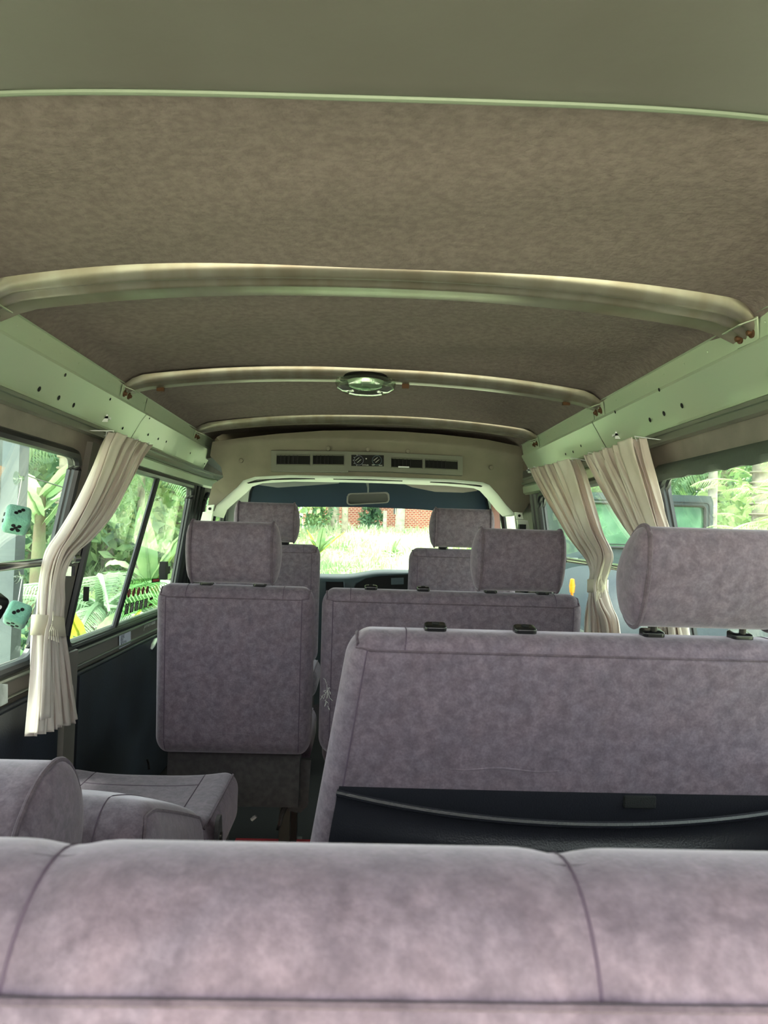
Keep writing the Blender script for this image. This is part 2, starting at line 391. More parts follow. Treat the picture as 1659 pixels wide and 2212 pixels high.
# side walls with window openings
HOLES = {
 -1: [[(.55, .668), (1.90, .668), (1.945, 1.18), (.55, 1.18)], [(2.085, .668), (3.27, .668), (3.245, 1.185), (2.13, 1.185)]],
  1: [[(.55, .668), (1.76, .668), (1.825, 1.168), (.55, 1.175)], [(1.98, .668), (3.06, .668), (3.05, 1.185), (2.02, 1.185)]]}
DOORH = [(3.50, .76), (4.22, .76), (4.08, 1.12), (3.95, 1.165), (3.52, 1.165)]
REARH = [(-.38, .668), (.42, .668), (.42, 1.18), (-.36, 1.18)]
names = {-1: 'left', 1: 'right'}
wn_i = 1
for s in (-1, 1):
    holes = [rrect(h, .055) for h in HOLES[s]] + [rrect(DOORH, .05), rrect(REARH, .05)]
    fill_holes([(YB, .66), (YF, .66), (YF, 1.30), (YB, 1.30)], holes, lambda a, b, t, s=s: Vector((s*(XW(b)+t), a, b)), 'wall_'+names[s], m_trim_grey, None, .018, kind='structure')
    mb = MB(); mb.box((s*.80, YB, -.05), (s*.85, YF, .665)); mb.box((s*.80, YB, -.1), (s*.845, YF, 0))
    mb.build('wall_'+names[s]+'_lower', m_pillar, None, smooth=False, kind='structure')
    for hi, h in enumerate(HOLES[s] + [DOORH, REARH]):
        r = rrect(h, .055 if hi < 2 else .05, 6)
        pts = [WP(a, b, s, .004) for a, b in r]
        root = thing('window_%d' % wn_i, None, None, (s*.78, (r[0][0]), .668)); tag(root, kind='structure'); wn_i += 1
        mb = MB(); mb.tube(pts, .013, 8, True); mb.tube([WP(a, b, s, -.008) for a, b in r], .012, 6, True); mb.build('rubber_seal', m_rubber, root)
        c = sum((Vector((a, b)) for a, b in r), Vector((0, 0)))/len(r)
        mb = MB(); q = [WP(a, b, s, -.012) for a, b in r]; mb.prism(q, (s*.004, 0, 0)); mb.build('pane', m_glass, root, smooth=False)
        if hi == 1 and s == -1:     # sliding window: slanted divider and its latch
            mb = MB()
            for o_, w_ in ((0, .011), (.022, .007)):
                mb.tube([WP(2.50+o_, .668, s, .006), WP(2.59+o_, .93, s, .006), WP(2.672+o_, 1.185, s, .006)], w_, 8, sq=.8)
            mb.build('window_divider', m_rubber, root)
            mb = MB()
            for k in range(5): mb.tube([WP(3.285+.036*k, .66, s, .008), WP(3.268+.036*k, 1.19, s, .008)], .012 if k % 2 == 0 else .007, 8)
            mb.tube([WP(2.09, .664, s, .010), WP(3.3, .664, s, .010)], .010, 8)
            mb.build('slide_channel', m_rubber, root)
            p = on_wall(356, 1232, s, .03); mb = MB(); mb.box(p+Vector((-.012, -.035, -.034)), p+Vector((.012, .0, .034))); mb.box(p+Vector((-.02, -.01, -.014)), p+Vector((.008, .05, .014)))
            mb.build('window_latch', m_black, root, smooth=False)
        if hi == 1 and s == 1:
            mb = MB()
            for k in range(4): mb.tube([WP(3.08+.036*k, .66, s, .008), WP(3.068+.036*k, 1.19, s, .008)], .012 if k % 2 == 0 else .007, 8)
            mb.build('slide_channel', m_rubber, root)
        if hi == 2:
            mb = MB(); yv = 3.82 if s < 0 else 3.9
            mb.tube([WP(yv, .76, s, .0), WP(yv+.0, 1.165, s, .0)], .014, 8); 
            if s < 0: mb.tube([WP(yv, 1.10, s, .0), WP(yv-.06, 1.09, s, 0), WP(yv-.10, 1.05, s, 0), WP(yv-.11, .98, s, 0), WP(yv-.11, .76, s, 0)], .012, 8)
            mb.build('quarter_frame', m_black, root)

# dark lower lining panels and belt strips
for s in (-1, 1):
    mb = MB()
    for y0, y1 in ((YB, 2.02 if s < 0 else 1.9), (2.16 if s < 0 else 2.04, 3.5)):
        mb.box((s*.772, y0, .02), (s*.797, y1, .582)); mb.tube([(s*.785, y0, .584), (s*.785, y1, .584)], .007, 8)
    mb.build('lining_panel', m_lower, None, label='dark navy vinyl lining on the %s side below the windows' % names[s], cat='panel', angle=50)
    mb = MB(); mb.tube([(s*.795, YB, .645), (s*.795, 3.5, .645)], .007, 8); mb.tube([(s*.797, YB, .600), (s*.797, 3.5, .600)], .004, 8)
    mb.build('trim_%d' % (1 if s < 0 else 2), m_alu if s < 0 else m_pillar, None, kind='structure')
    yp = (2.02, 2.16) if s < 0 else (1.9, 2.04)
    mb = MB(); mb.prism([(s*.80, yp[0], 0), (s*.768, yp[0]+.03, 0), (s*.768, yp[1]-.03, 0), (s*.80, yp[1], 0)], (0, 0, .66)); mb.build('pillar_cover', m_pillar, None, label='grey lower pillar cover on the %s wall, between dark lining panels' % names[s], cat='pillar trim', angle=20)
    # upper pillar facing between the windows
    a0, a1 = (1.975, 2.07) if s < 0 else (1.85, 1.965)
    mb = MB(); mb.grid([[WP(a0+.01, z, s, 0), WP(a0+.02, z, s, .012), WP(a1-.02, z, s, .012), WP(a1-.01, z, s, 0)] for z in (.66, .9, 1.22)])
    mb.build('pillar_facing', m_pillar, None, label='narrow grey window pillar facing on the %s side' % names[s], cat='pillar trim', angle=20)

# roof side rails: pressed metal beams with curtain track
for s in (-1, 1):
    root = thing('trim_%d' % (3 if s < 0 else 4), None, None, (s*.70, 1.4, 1.26)); tag(root, kind='structure')
    pr = [(.650, 1.392), (.656, 1.391), (.663, 1.356), (.664, 1.352), (.657, 1.348), (.657, 1.342), (.672, 1.320), (.688, 1.292), (.700, 1.272), (.700, 1.266), (.708, 1.264), (.735, 1.262), (.74, 1.30), (.70, 1.40)]
    ye = 3.36 if s < 0 else 3.12
    cut = 2.30 if s < 0 else 2.16
    for y0, y1 in ((YB, cut-.0025), (cut+.0025, ye)):
        N = 40; rows = []
        for j in range(N+1):
            y = y0 + (y1-y0)*j/N
            rows.append([Vector((s*(x + (.0015*math.sin(y*13+z*30) if 1.27 < z < 1.34 else 0)), y, z)) for x, z in pr])
        mb = MB(); mb.grid(rows, True); mb.add(rows[-1], [tuple(range(len(pr)))]); mb.build('rail_beam', m_beam, root, angle=25)
    # double curtain track hung under the beam, tip bent inward
    mb = MB(); yt = 3.62 if s < 0 else 3.34
    for (dx, dz, hw_, hh) in ((-.003, 1.257, .010, .0035), (0, 1.247, .006, .006), (-.003, 1.238, .011, .003)):
        pts = [(YB, 0), (ye-.1, 0), (yt-.1, .008), (yt, .03)]
        r1 = [[Vector((s*(.702+dx+a-b), y, dz+c)) for a, c in ((-hw_, -hh), (hw_, -hh), (hw_, hh), (-hw_, hh))] for y, b in pts]
        mb.grid(r1, True); mb.add(r1[-1], [(0, 1, 2, 3)])
    mb.build('curtain_track', m_alu, root, smooth=False)
    y0 = 2.1 if s < 0 else 2.0
    mb = MB(); pts = [(.712, 1.234), (.705, 1.225), (.712, 1.200), (.724, 1.192), (.735, 1.234)]
    rows = [[Vector((s*(x-b), y, z)) for x, z in pts] for y, b in ((y0, 0), (yt-.4, .0), (yt-.15, .012), (yt-.05, .03))]
    mb.grid(rows, True); mb.add(rows[-1], [(0, 1, 2, 3, 4)]); mb.build('lower_rail', m_beam, root, angle=25)
    # rivets, holes
    rv = MB(); k = YB + .1
    while k < ye-.05:
        c = Vector((s*.661, k, 1.374)); rv.lathe(c, [(.0, .003), (.002, .0025), (.0032, 0)], 8, (-s, 0, -.35)); k += .105
    rv.build('rivet_row', m_beam, root, kind='stuff')
HL = [(-1, [(85, 840), (127, 859), (159, 875), (238, 862), (141, 810), (320, 939), (342, 948), (359, 954), (323, 903), (411, 979), (442, 1002), (265, 925)]),
      (1, [(1473, 876), (1434, 893), (1404, 907), (1424, 842), (1329, 890), (1255, 963), (1238, 976), (1222, 981), (1200, 1005), (1345, 958)])]
for s, L in HL:
    for i, (px, py) in enumerate(L):
        p = at_x(px, py, s*.690)
        for _ in range(4):       # settle on the beam face
            x = np.interp(p.z, [1.272, 1.292, 1.320, 1.342, 1.348], [.700, .688, .672, .657, .657]); p = at_x(px, py, s*(x+.0012*math.sin(p.y*13+p.z*30) - .0008))
        mb = MB(); r = .0065 if i in (0, 1, 2) else .0045
        mb.lathe(p, [(.0, .001), (r*.8, .001), (r, .0002)], 10, (-s, 0, -.33)); 
        root = [o for o in BASE if o.name == 'trim_%d' % (3 if s < 0 else 4)][0]
        mb.build('screw_hole', m_hole, root)
# curtain clips stuck on the beams
for s, px, py in ((-1, 230, 903), (1, 1332, 940), (-1, 462, 998), (1, 1143, 1016)):
    p = at_x(px, py, s*.690); mb = MB(); mb.box(p+Vector((-.008, -.014, -.003)), p+Vector((.008, .014, .003))); mb.box(p+Vector((-.008, -.014, -.012)), p+Vector((.008, -.010, .008)))
    mb.build('clip', m_white, None, label='small pale clip on the %s roof rail %s' % (names[s], 'near the header' if py > 960 else 'above the curtain'), cat='clip')

# ------------------------------------------------------------------ roof bows
def bow(y, tilt, label, k=1.0, dz=0, curl=.022):
    root = thing('ceiling_bow', label, 'roof bow', (0, y, 1.38), 'metal bows across the ceiling')
    pr = [(-.048, .030), (-.046, .012), (-.036, .002), (-.030, -.001), (-.024, .000), (-.016, .006), (-.006, .006), (.001, -.001), (.007, -.004), (.012, -.002), (.016, -.001), (.020, .001), (.070, .000), (.072, .030)]
    N = 48; rows = []
    for i in range(N+1):
        x = -.658 + 1.316*i/N; e = max(0, (abs(x)-.595)/.063)
        z0 = 1.446 + dz - .050*(abs(x)/.66)**2.3 - curl*e*e
        sc = (1-.3*e*e)*k
        rows.append([Vector((x, y + tilt*x + a*sc, min(z0 + b*sc, feltz(x, y)+.012))) for a, b in pr])
    mb = MB(); mb.grid(rows, True); mb.add(rows[0], [tuple(range(len(pr)))]); mb.add(rows[-1], [tuple(range(len(pr)))[::-1]])
    mb.build('bow', m_bow, root, angle=50)
    for s in (-1, 1):
        yy = y + tilt*s*.65; mb = MB()
        P = [(s*.6535, yy-.045, 1.385), (s*.6535, yy+.048, 1.385), (s*.664, yy+.040, 1.352), (s*.664, yy-.030, 1.350)]
        mb.prism(P, (-s*.003, 0, 0)); mb.prism([(s*.652, yy-.045*k, 1.383), (s*.652, yy+.045*k, 1.383), (s*.628, yy+.03*k, 1.375), (s*.628, yy-.03*k, 1.375)], (0, 0, -.002))
        br = mb.build('end_bracket', m_beam, root, smooth=False)
        for d in (-.018, .022):
            mb = MB(); c = Vector((s*.657, yy+d, 1.366)); mb.lathe(c, [(0, .009), (.004, .009), (.0055, .006), (.0055, .003), (.010, .0028), (.010, 0)], 12, (-s, 0, -.3))
            mb.build('bolt', m_rust, br)
    return root
b1 = bow(1.305, -.03, 'nearest and broadest arched metal bow across the felt ceiling', 1.0, -.012)
b2 = bow(2.10, 0, 'middle arched metal bow carrying the clear dome lamp', .78, -.013, .012)
b3 = bow(2.93, -.10, 'farthest arched metal bow, just behind the front header', .78, -.012, .008)
# dome lamp on the middle bow
p = at_y(790, 822, 2.10); c = Vector((p.x, 2.115, 1.442))
root = thing('dome_lamp', 'round clear plastic dome lamp on the middle ceiling bow', 'lamp', c + Vector((0, 0, -.06)))
mb = MB(); mb.lathe(c, [(0, .0), (.070, 0), (.074, -.004), (.074, -.010), (0, -.010)], 40); mb.build('lamp_base', m_black, root)
mb = MB(); mb.lathe(c, [(.074, -.006), (.083, -.010), (.085, -.020), (.080, -.034), (.064, -.043), (.050, -.044), (.046, -.049), (.028, -.052), (0, -.053)], 48); mb.build('lens', m_lens, root)
mb = MB(); mb.lathe(c, [(.052, -.012), (.052, -.0125), (.046, -.028), (.03, -.034), (0, -.034)], 32); mb.build('brightening_dish', mat('frosted_brightening_dish', rgb(190, 200, 185), .25, .5), root)  # pale dish added inside so the clear lens looks brighter
mb = MB(); mb.lathe(c+Vector((0, -.02, 0)), [(.012, -.012), (.014, -.04), (0, -.042)], 16); mb.build('bulb_housing', m_lens, root)
# little brown clips on the middle bow
for px, py in ((876, 832), (347, 838), (1223, 868)):
    q = at_y(px, py, 2.15); mb = MB(); mb.box(q+Vector((-.010, -.006, -.010)), q+Vector((.010, .006, .012))); mb.build('clip', m_rust, b2, smooth=False)

# ------------------------------------------------------------------ header over the front seats
yh = 3.20
hp = [(462, 956), (455, 985), (476, 1008), (479, 1030), (455, 1045), (447, 1068), (442, 1100), (454, 1110), (462, 1090), (484, 1070), (508, 1050), (522, 1036), (548, 1028), (620, 1024), (795, 1027), (980, 1034), (1045, 1040), (1060, 1046), (1080, 1066), (1100, 1090), (1116, 1106), (1136, 1106), (1150, 1085), (1160, 1072), (1143, 1048), (1130, 1035), (1128, 1000), (1122, 966), (1050, 951), (950, 940), (870, 934), (790, 931), (700, 932), (600, 939), (520, 948)]
hw3 = [at_y(px, py, yh) for px, py in hp]
outer = [(p.x, p.z) for p in hw3]
# header face bulges toward the rear below a crease
hroot = thing('trim_5', None, None, (0, yh, 1.26)); tag(hroot, kind='structure')
def hmap(x, z, t):
    crest = 1.395 - .045*(abs(x)/.66)**2.6
    lean = -.03 + .055*max(0, min(1.6, (crest - z)/.12)) + .15*max(0, z-crest)
    return Vector((x, yh + lean + t, z))
fill_holes(outer, [], hmap, 'header_face', m_header, hroot, .05, cuts=[((0, 1.31+.008*i, 0), (0, 1, 0)) for i in range(16)] + [((-.66+.06*i, 0, 0), (1, 0, 0)) for i in range(23)])
low = [(x, z) for x, z in outer[7:23]]
mb = MB(); r0 = [hmap(x, z, 0)+Vector((0, .001, -.001)) for x, z in low]
rows = [r0, [p+Vector((0, .02, -.006)) for p in r0], [p+Vector((0, .12, -.008)) for p in r0], [p + Vector((0, .26, -.010)) for p in r0], [p + Vector((0, .26, .03)) for p in r0]]
mb.grid(rows); mb.grid([[p+Vector((0, 0, .006)) for p in r] for r in rows]); mb.build('header_underside', m_header_low, hroot)
for px, py in ((521, 995), (709, 969), (795, 971), (881, 975), (1061, 1010)):
    q = at_y(px, py, yh-.02); mb = MB(); mb.lathe(q + Vector((0, -.006, 0)), [(0, -.002), (.008, -.001), (.010, .004)], 16, (0, 1, 0)); mb.build('screw_cap', m_header, hroot)
for px0, px1, py in ((535, 590, 1023), (575, 680, 1029), (720, 870, 1030), (930, 1010, 1033), (1000, 1042, 1036)):
    a = at_y(px0, py, yh+.12); b = at_y(px1, py, yh+.12); zz = min(a.z, b.z)
    low_z = np.interp([a.x, b.x], [x for x, z in low], [z for x, z in low])
    mb = MB(); mb.prism([(a.x, yh+.11, low_z[0]-.0085), (b.x, yh+.11, low_z[1]-.0085), (b.x, yh+.15, low_z[1]-.0095), (a.x, yh+.15, low_z[0]-.0095)], (0, 0, .003)); mb.build('slot', m_hole, hroot, smooth=False)

# cooler panel let into the header
ya = yh - .014
P = lambda px, py, y=ya: at_y(px, py, y)
croot = thing('cooler_panel', 'long olive cooler panel with dark vents and two knobs on the header', 'air vent panel', P(795, 1018))
def quadbox(px0, py0, px1, py1, y0, y1, sk=.025):
    c = [(px0, py0), (px1, py0 + (px1-px0)*sk), (px1, py1 + (px1-px0)*sk), (px0, py1)]
    mb = MB(); mb.prism([at_y(a, b, ya)+Vector((0, y0-ya, 0)) for a, b in c], (0, y1-y0, 0)); return mb
quadbox(586, 974, 752, 1018, ya-.006, ya+.06, .01).build('bezel', m_bezel, croot, smooth=False)
quadbox(751, 976, 838, 1017, ya-.009, ya+.06, .025).build('bezel', m_bezel, croot, smooth=False)
quadbox(837, 978, 999, 1019, ya-.006, ya+.06, .05).build('bezel', m_bezel, croot, smooth=False)
for (a, b, c_, d, sk) in ((598, 983, 670, 1004, .01), (676, 983, 743, 1004, .012), (845, 990, 912, 1010, .04), (918, 993, 988, 1012, .05)):
    v = quadbox(a, b, c_, d, ya-.008, ya-.004, sk).build('vent', m_hole, croot, smooth=False)
    fr = MB(); e = [P(a, b), P(c_, b+(c_-a)*sk), P(c_, d+(c_-a)*sk), P(a, d)]; fr.tube([q+Vector((0, -.008, 0)) for q in e], .0032, 6, True); fr.build('vent_frame', m_bezel, v)
    for k in range(1, 6):
        x = a + (c_-a)*k/8; q0 = P(x, b+1+(x-a)*sk); q1 = P(x, d-1+(x-a)*sk)
        l_ = MB(); l_.box(q0+Vector((-.0012, -.014, 0)), q1+Vector((.0012, -.008, 0))); l_.build('louver', m_black, v, smooth=False)
pl = quadbox(759, 983, 829, 1007, ya-.0115, ya-.004, .015).build('control_plate', m_black, croot, smooth=False)
for px, m_ in ((775, m_greyink), (814, mat('blue_ring', rgb(70, 96, 104), .5))):
    q = P(px, 995); q.y = ya-.0115
    mb = MB(); mb.lathe(q, [(.0205, 0), (.0205, -.001), (.0185, -.001), (.0185, 0)], 28, (0, 1, 0)); mb.build('dial_ring', m_, pl)
    mb = MB(); mb.lathe(q, [(.0165, 0), (.0155, -.012), (0, -.013)], 28, (0, 1, 0)); kn = mb.build('knob', m_black, croot)
    for o_ in (-.004, .004):
        mb = MB(); mb.tube([q+Vector((-.010+o_, -.0135, -.007-o_)), q+Vector((.006+o_, -.0135, .007-o_))], .0009, 5); mb.build('knob_line', m_whiteink, kn)
    if px == 775:
        for a in (150, 180, 215, 250, 110):
            d_ = Vector((math.cos(math.radians(a)), 0, math.sin(math.radians(a)))); mb = MB(); mb.tube([q+d_*.021+Vector((0, -.001, 0)), q+d_*.025+Vector((0, -.001, 0))], .0009, 5); mb.build('dial_mark', m_whiteink, pl)
q = P(791, 991.5); q.y = ya-.012; mb = MB(); mb.lathe(q, [(.003, 0), (.002, -.003), (0, -.003)], 12, (0, 1, 0)); mb.build('indicator_light', m_whiteink, pl)
FX = Matrix(((1, 0, 0, 0), (0, 0, -1, 0), (0, 1, 0, 0), (0, 0, 0, 1)))
for px, py, t in ((782, 1006, 'COOLER'), (803, 1006, 'OFF'), (818, 1007, 'MAX')):
    q = P(px, py); q.y = ya-.0125; text_mesh(t, .007, pl, m_whiteink, 'lettering', Matrix.Translation(q) @ FX)
mb = MB(); a = P(860, 1009); mb.box(a+Vector((0, -.022, -.003)), a+Vector((.045, -.010, .002))); mb.build('paper_scrap', m_white, None, label='white paper scrap stuck in the third cooler vent', cat='paper', smooth=False)

# ------------------------------------------------------------------ windscreen, pillars, visors, mirror, dashboard
yt, yb = 4.12, 4.50
def WS(px, py):       # on the raked windscreen plane
    d = ray(px, py); k = (yb-yt)/(.72-1.30); t = (yt + k*(EYE.z-1.30))/(d.y - k*d.z); return EYE + d*t
wroot = thing('window_%d' % wn_i, None, None, (0, 4.5, .72)); tag(wroot, kind='structure')
ws = [WS(535, 1100), WS(540, 1062), WS(552, 1040), WS(640, 1034), WS(790, 1033), WS(930, 1036), WS(1035, 1046), WS(1048, 1062), WS(1058, 1110), WS(1075, 1245), WS(1075, 1300), WS(500, 1290), WS(505, 1240)]
cw = sum(ws, Vector())/len(ws)
mb = MB(); mb.prism(ws, (0, .006, 0)); mb.build('pane', m_glass, wroot, smooth=False)
mb = MB(); mb.tube(ws, .012, 8, True); mb.build('rubber_seal', m_rubber, wroot)
tb = [WS(533, 1099), WS(540, 1062), WS(552, 1040), WS(640, 1034), WS(790, 1033), WS(930, 1036), WS(1035, 1046), WS(1048, 1062), WS(1057, 1111), WS(1000, 1108), WS(900, 1100), WS(790, 1095.5), WS(660, 1095), WS(600, 1096)]
mb = MB(); mb.prism([p+Vector((0, -.006, 0)) for p in tb], (0, .003, 0)); mb.build('tint_band', m_film, wroot, smooth=False, label='blue grey sun strip across the top of the glass')
dm = MB()
for k in range(15):
    for j in range(4):
        if (k*7+j*3) % 5 == 0 and j > 1: continue
        q = WS(782+k*2.9, 1094.5+j*3.2)+Vector((0, -.004, 0)); dm.box(q+Vector((-.0019, -.0005, -.0026)), q+Vector((.0019, .0005, .0026)))
dm.build('dotted_fringe', m_film, wroot, smooth=False, kind='stuff')
# roof front and pillar metal around the windscreen, front of body
mb = MB()
for s in (-1, 1):
    e = [ws[0], ws[1], ws[2]] if s < 0 else [ws[8], ws[7], ws[6]]
    e = [ws[11], ws[12]] + e if s < 0 else [ws[10], ws[9]] + e
    rows = [[p + Vector((s*a, -b, c)) for a, b, c in ((.0, .012, 0), (.03, .03, .0), (.075, .05, .0), (.13, .03, .0), (.13, -.05, 0), (0, -.03, 0))] for p in e]
    mb = MB(); mb.grid(rows, True); mb.build('trim_%d' % (6 if s < 0 else 7), m_header_low, None, kind='structure')
tp = ws[2:7]; mb = MB(); rows = [[p+Vector((0, a, b)) for a, b in ((-.01, .0), (-.06, .015), (-.10, .03), (.05, .06), (.04, 0))] for p in [ws[1]+Vector((-.05, 0, 0))] + tp + [ws[7]+Vector((.05, 0, 0))]]
mb.grid(rows, True); mb.build('trim_8', m_header_low, None, kind='structure')
mb = MB(); mb.box((-.80, 4.48, -.05), (.80, 4.56, .72)); mb.build('wall_front', m_dash, None, smooth=False, kind='structure')
# visors
def visor(pts, th, m, label, drop):
    P_ = [at_y(a, b, 3.98) for a, b in pts]; n = len(P_)//2; top = P_[:n]; bot = P_[n:][::-1]; rows = []
    for t, b in zip(top, bot):
        rows.append([t, t+Vector((0, th, 0)), (t+b)/2+Vector((0, th*.9, 0)), b+Vector((0, th*.5, 0)), b+Vector((0, -th*.1, -.001)), (t+b)/2+Vector((0, -th*.4, 0))])
    mb = MB(); mb.grid(rows, True); mb.add(rows[0], [tuple(range(6))]); mb.add(rows[-1], [tuple(range(6))])
    return mb.build('sun_visor', m, None, label=label, cat='visor', angle=60)
visor([(552, 1034), (600, 1033), (660, 1033), (735, 1032), (732, 1044), (660, 1049), (600, 1053), (558, 1047)], .02, m_visor, 'flat grey sun visor folded up over the passenger side windscreen', 0)
visor([(858, 1033), (890, 1034), (940, 1036), (1000, 1040), (1036, 1045), (1030, 1060), (1000, 1064), (940, 1062), (890, 1052), (866, 1042)], .03, m_visor2, 'sagging grey cloth sun visor over the driver side windscreen', 0)
# rear view mirror
q0, q1, q2, q3 = [at_y(a, b, 3.96) for a, b in ((751, 1067), (839, 1064), (840, 1085), (750, 1090))]
rr = thing('rear_view_mirror', 'rounded rear view mirror hanging at the top of the windscreen', 'mirror', (q0+q2)/2 + Vector((0, 0, -.03)))
r2 = rrect([(q3.x, q3.z), (q2.x, q2.z), (q1.x, q1.z), (q0.x, q0.z)], .018, 5)
mb = MB(); mb.prism([(x, 3.96, z) for x, z in r2], (0, .022, 0)); mb.tube([(x, 3.96, z) for x, z in r2], .004, 8, True); mb.build('mirror_housing', mat('mirror_rim', rgb(150, 146, 144), .4), rr, angle=50)
cx_ = (q0.x+q1.x)/2; cz_ = (q0.z+q3.z)/2
mb = MB(); mb.prism([(cx_+(x-cx_)*.95, 3.954+(z-cz_)*.13, cz_+(z-cz_)*.9) for x, z in r2], (0, .002, 0)); mb.build('mirror_glass', m_mirror, rr, smooth=False)
p0 = at_y(793, 1040, 4.04); mb = MB(); mb.tube([(cx_, 3.985, q0.z-.01), (cx_, 4.0, (q0.z+p0.z)/2), (p0.x, 4.04, p0.z)], [.006, .005, .008], 8); mb.lathe(p0, [(.016, -.008), (.018, 0), (.012, .02)], 16); mb.build('mirror_stem', m_visor, rr)
# dashboard
dr = thing('dashboard', 'dark slate dashboard with raised instrument hood below the windscreen', 'dashboard', (0, 4.1, .4))
def dtop(x): return .775 + .035*(1/(1+math.exp(-(x-.02)/.04)))
rows = []
for i in range(49):
    x = -.76 + 1.52*i/48; t = dtop(x)
    rows.append([Vector((x, a, b)) for a, b in ((4.08, .30), (4.02, .62), (4.0, t-.045), (4.01, t-.015), (4.05, t), (4.2, t+.004), (4.46, t-.03), (4.47, .3))])
mb = MB(); mb.grid(rows); mb.build('dash_body', m_dash, dr, angle=60)
for nm, L, m_ in (('storage_slot', [(704, 1256), (742, 1256), (744, 1268), (744, 1290), (704, 1290)], m_black), ('instrument_recess', [(762, 1275), (770, 1259), (790, 1248), (820, 1243), (890, 1239), (980, 1243), (980, 1300), (762, 1300)], m_black)):
    mb = MB(); mb.prism([at_y(a, b, 3.99) for a, b in L], (0, .03, 0)); o = mb.build(nm, m_, dr, smooth=False)
    mb = MB(); mb.tube([at_y(a, b, 3.988) for a, b in L], .004, 6, True); mb.build('recess_rim', m_dash, o)
mb = MB(); mb.prism([at_y(a, b, 3.984) for a, b in ((845, 1249), (872, 1248), (872, 1262), (845, 1263))], (0, .006, 0)); mb.build('switch_block', m_dash, dr, smooth=False)
# seat belt hanger and folded cloth at the front doors
mb = MB(); L = [(1062, 1085), (1070, 1077), (1077, 1082), (1082, 1160), (1068, 1160)]; mb.prism([at_y(a, b, 3.85) for a, b in L], (0, .03, 0)); mb.tube([at_y(1078, 1084, 3.84), at_y(1078, 1092, 3.83)], .008, 6)
mb.build('door_curtain', m_pinkcloth, None, label='narrow pinkish brown folded cloth at the right front door window', cat='curtain', angle=30)
for s, L, L2 in ((-1, [(447, 1092), (462, 1090), (459, 1106), (445, 1108)], [(438, 1106), (460, 1104), (450, 1160), (420, 1175)]), (1, [(1113, 1106), (1128, 1108), (1131, 1122), (1117, 1121)], [(1118, 1122), (1140, 1124), (1156, 1190), (1128, 1190)])):
    rt = thing('belt_anchor', 'pale seat belt anchor plate on the %s front door pillar' % names[s], 'belt anchor', at_y(*L[3], yh+.05))
    mb = MB(); mb.prism([at_y(a, b, yh+.02) for a, b in L], (0, .02, 0)); pa = mb.build('anchor_plate', m_header_low, rt, smooth=False)
    q = (at_y(*L[0], yh+.018)+at_y(*L[2], yh+.018))/2; mb = MB(); mb.lathe(q, [(0, -.001), (.006, -.001), (.006, .002)], 12, (0, 1, 0)); mb.build('bolt_hole', m_hole, pa)
    mb = MB(); mb.prism([at_y(a, b, yh+.03) for a, b in L2], (0, .03, 0)); mb.build('pillar_cap', m_header_low, rt, smooth=False)
    if s > 0:
        mb = MB(); c = at_y(1126, 1143, yh+.02); mb.box(c+Vector((-.014, -.03, -.02)), c+Vector((.014, .0, .02))); mb.build('belt_guide', m_black, rt)

# ================================================================== SEATS
def yz_rot(phi, y0, z0):
    c, s_ = math.cos(phi), math.sin(phi)
    def f(p):     # p local: y forward, z up from the hinge
        return Vector((p.x, y0 + p.y*c - p.z*s_, z0 + p.y*s_ + p.z*c))
    return f
def backrest(root, xc, hw, y0, z0, z1, T, thick=.055, flare=0., taper=.0, rtop=.05, seams=(), nx=24, m=None, belly=.006, dent=(), rz=None):
    """local frame: hinge at 0; z from z0 to z1; T maps local->world. returns object and mapper"""
    hz = (z1-z0)/2; zm = (z1+z0)/2
    def fn(p):
        h = (p.z+hz)/(2*hz)
        x = p.x*(1 + flare*(1-h)/hw) * (1 - taper*max(0, -p.y/thick))
        b = belly*(1-(p.x/hw)**2)*(1-(p.z/hz)**2)
        y = p.y*(1 + .0*h) + (b if p.y > 0 else -b)
        z = p.z + zm
        for dx, dd in dent: 
            g = math.exp(-((p.x-dx)/.012)**2)*dd*.7*max(0, p.z/hz)**2; z -= g; y += g*(.6 if p.y < 0 else -.6)
        return T(Vector((xc + x, y, z)))
    sb = Soft((hw, thick, hz), (.035, rtop, rz or rtop), fn)
    mb = MB(); mb.soft(sb, n=(nx, 3, 14), k=6)
    o = mb.build('backrest', m or m_seat, root, angle=180)
    return o, sb
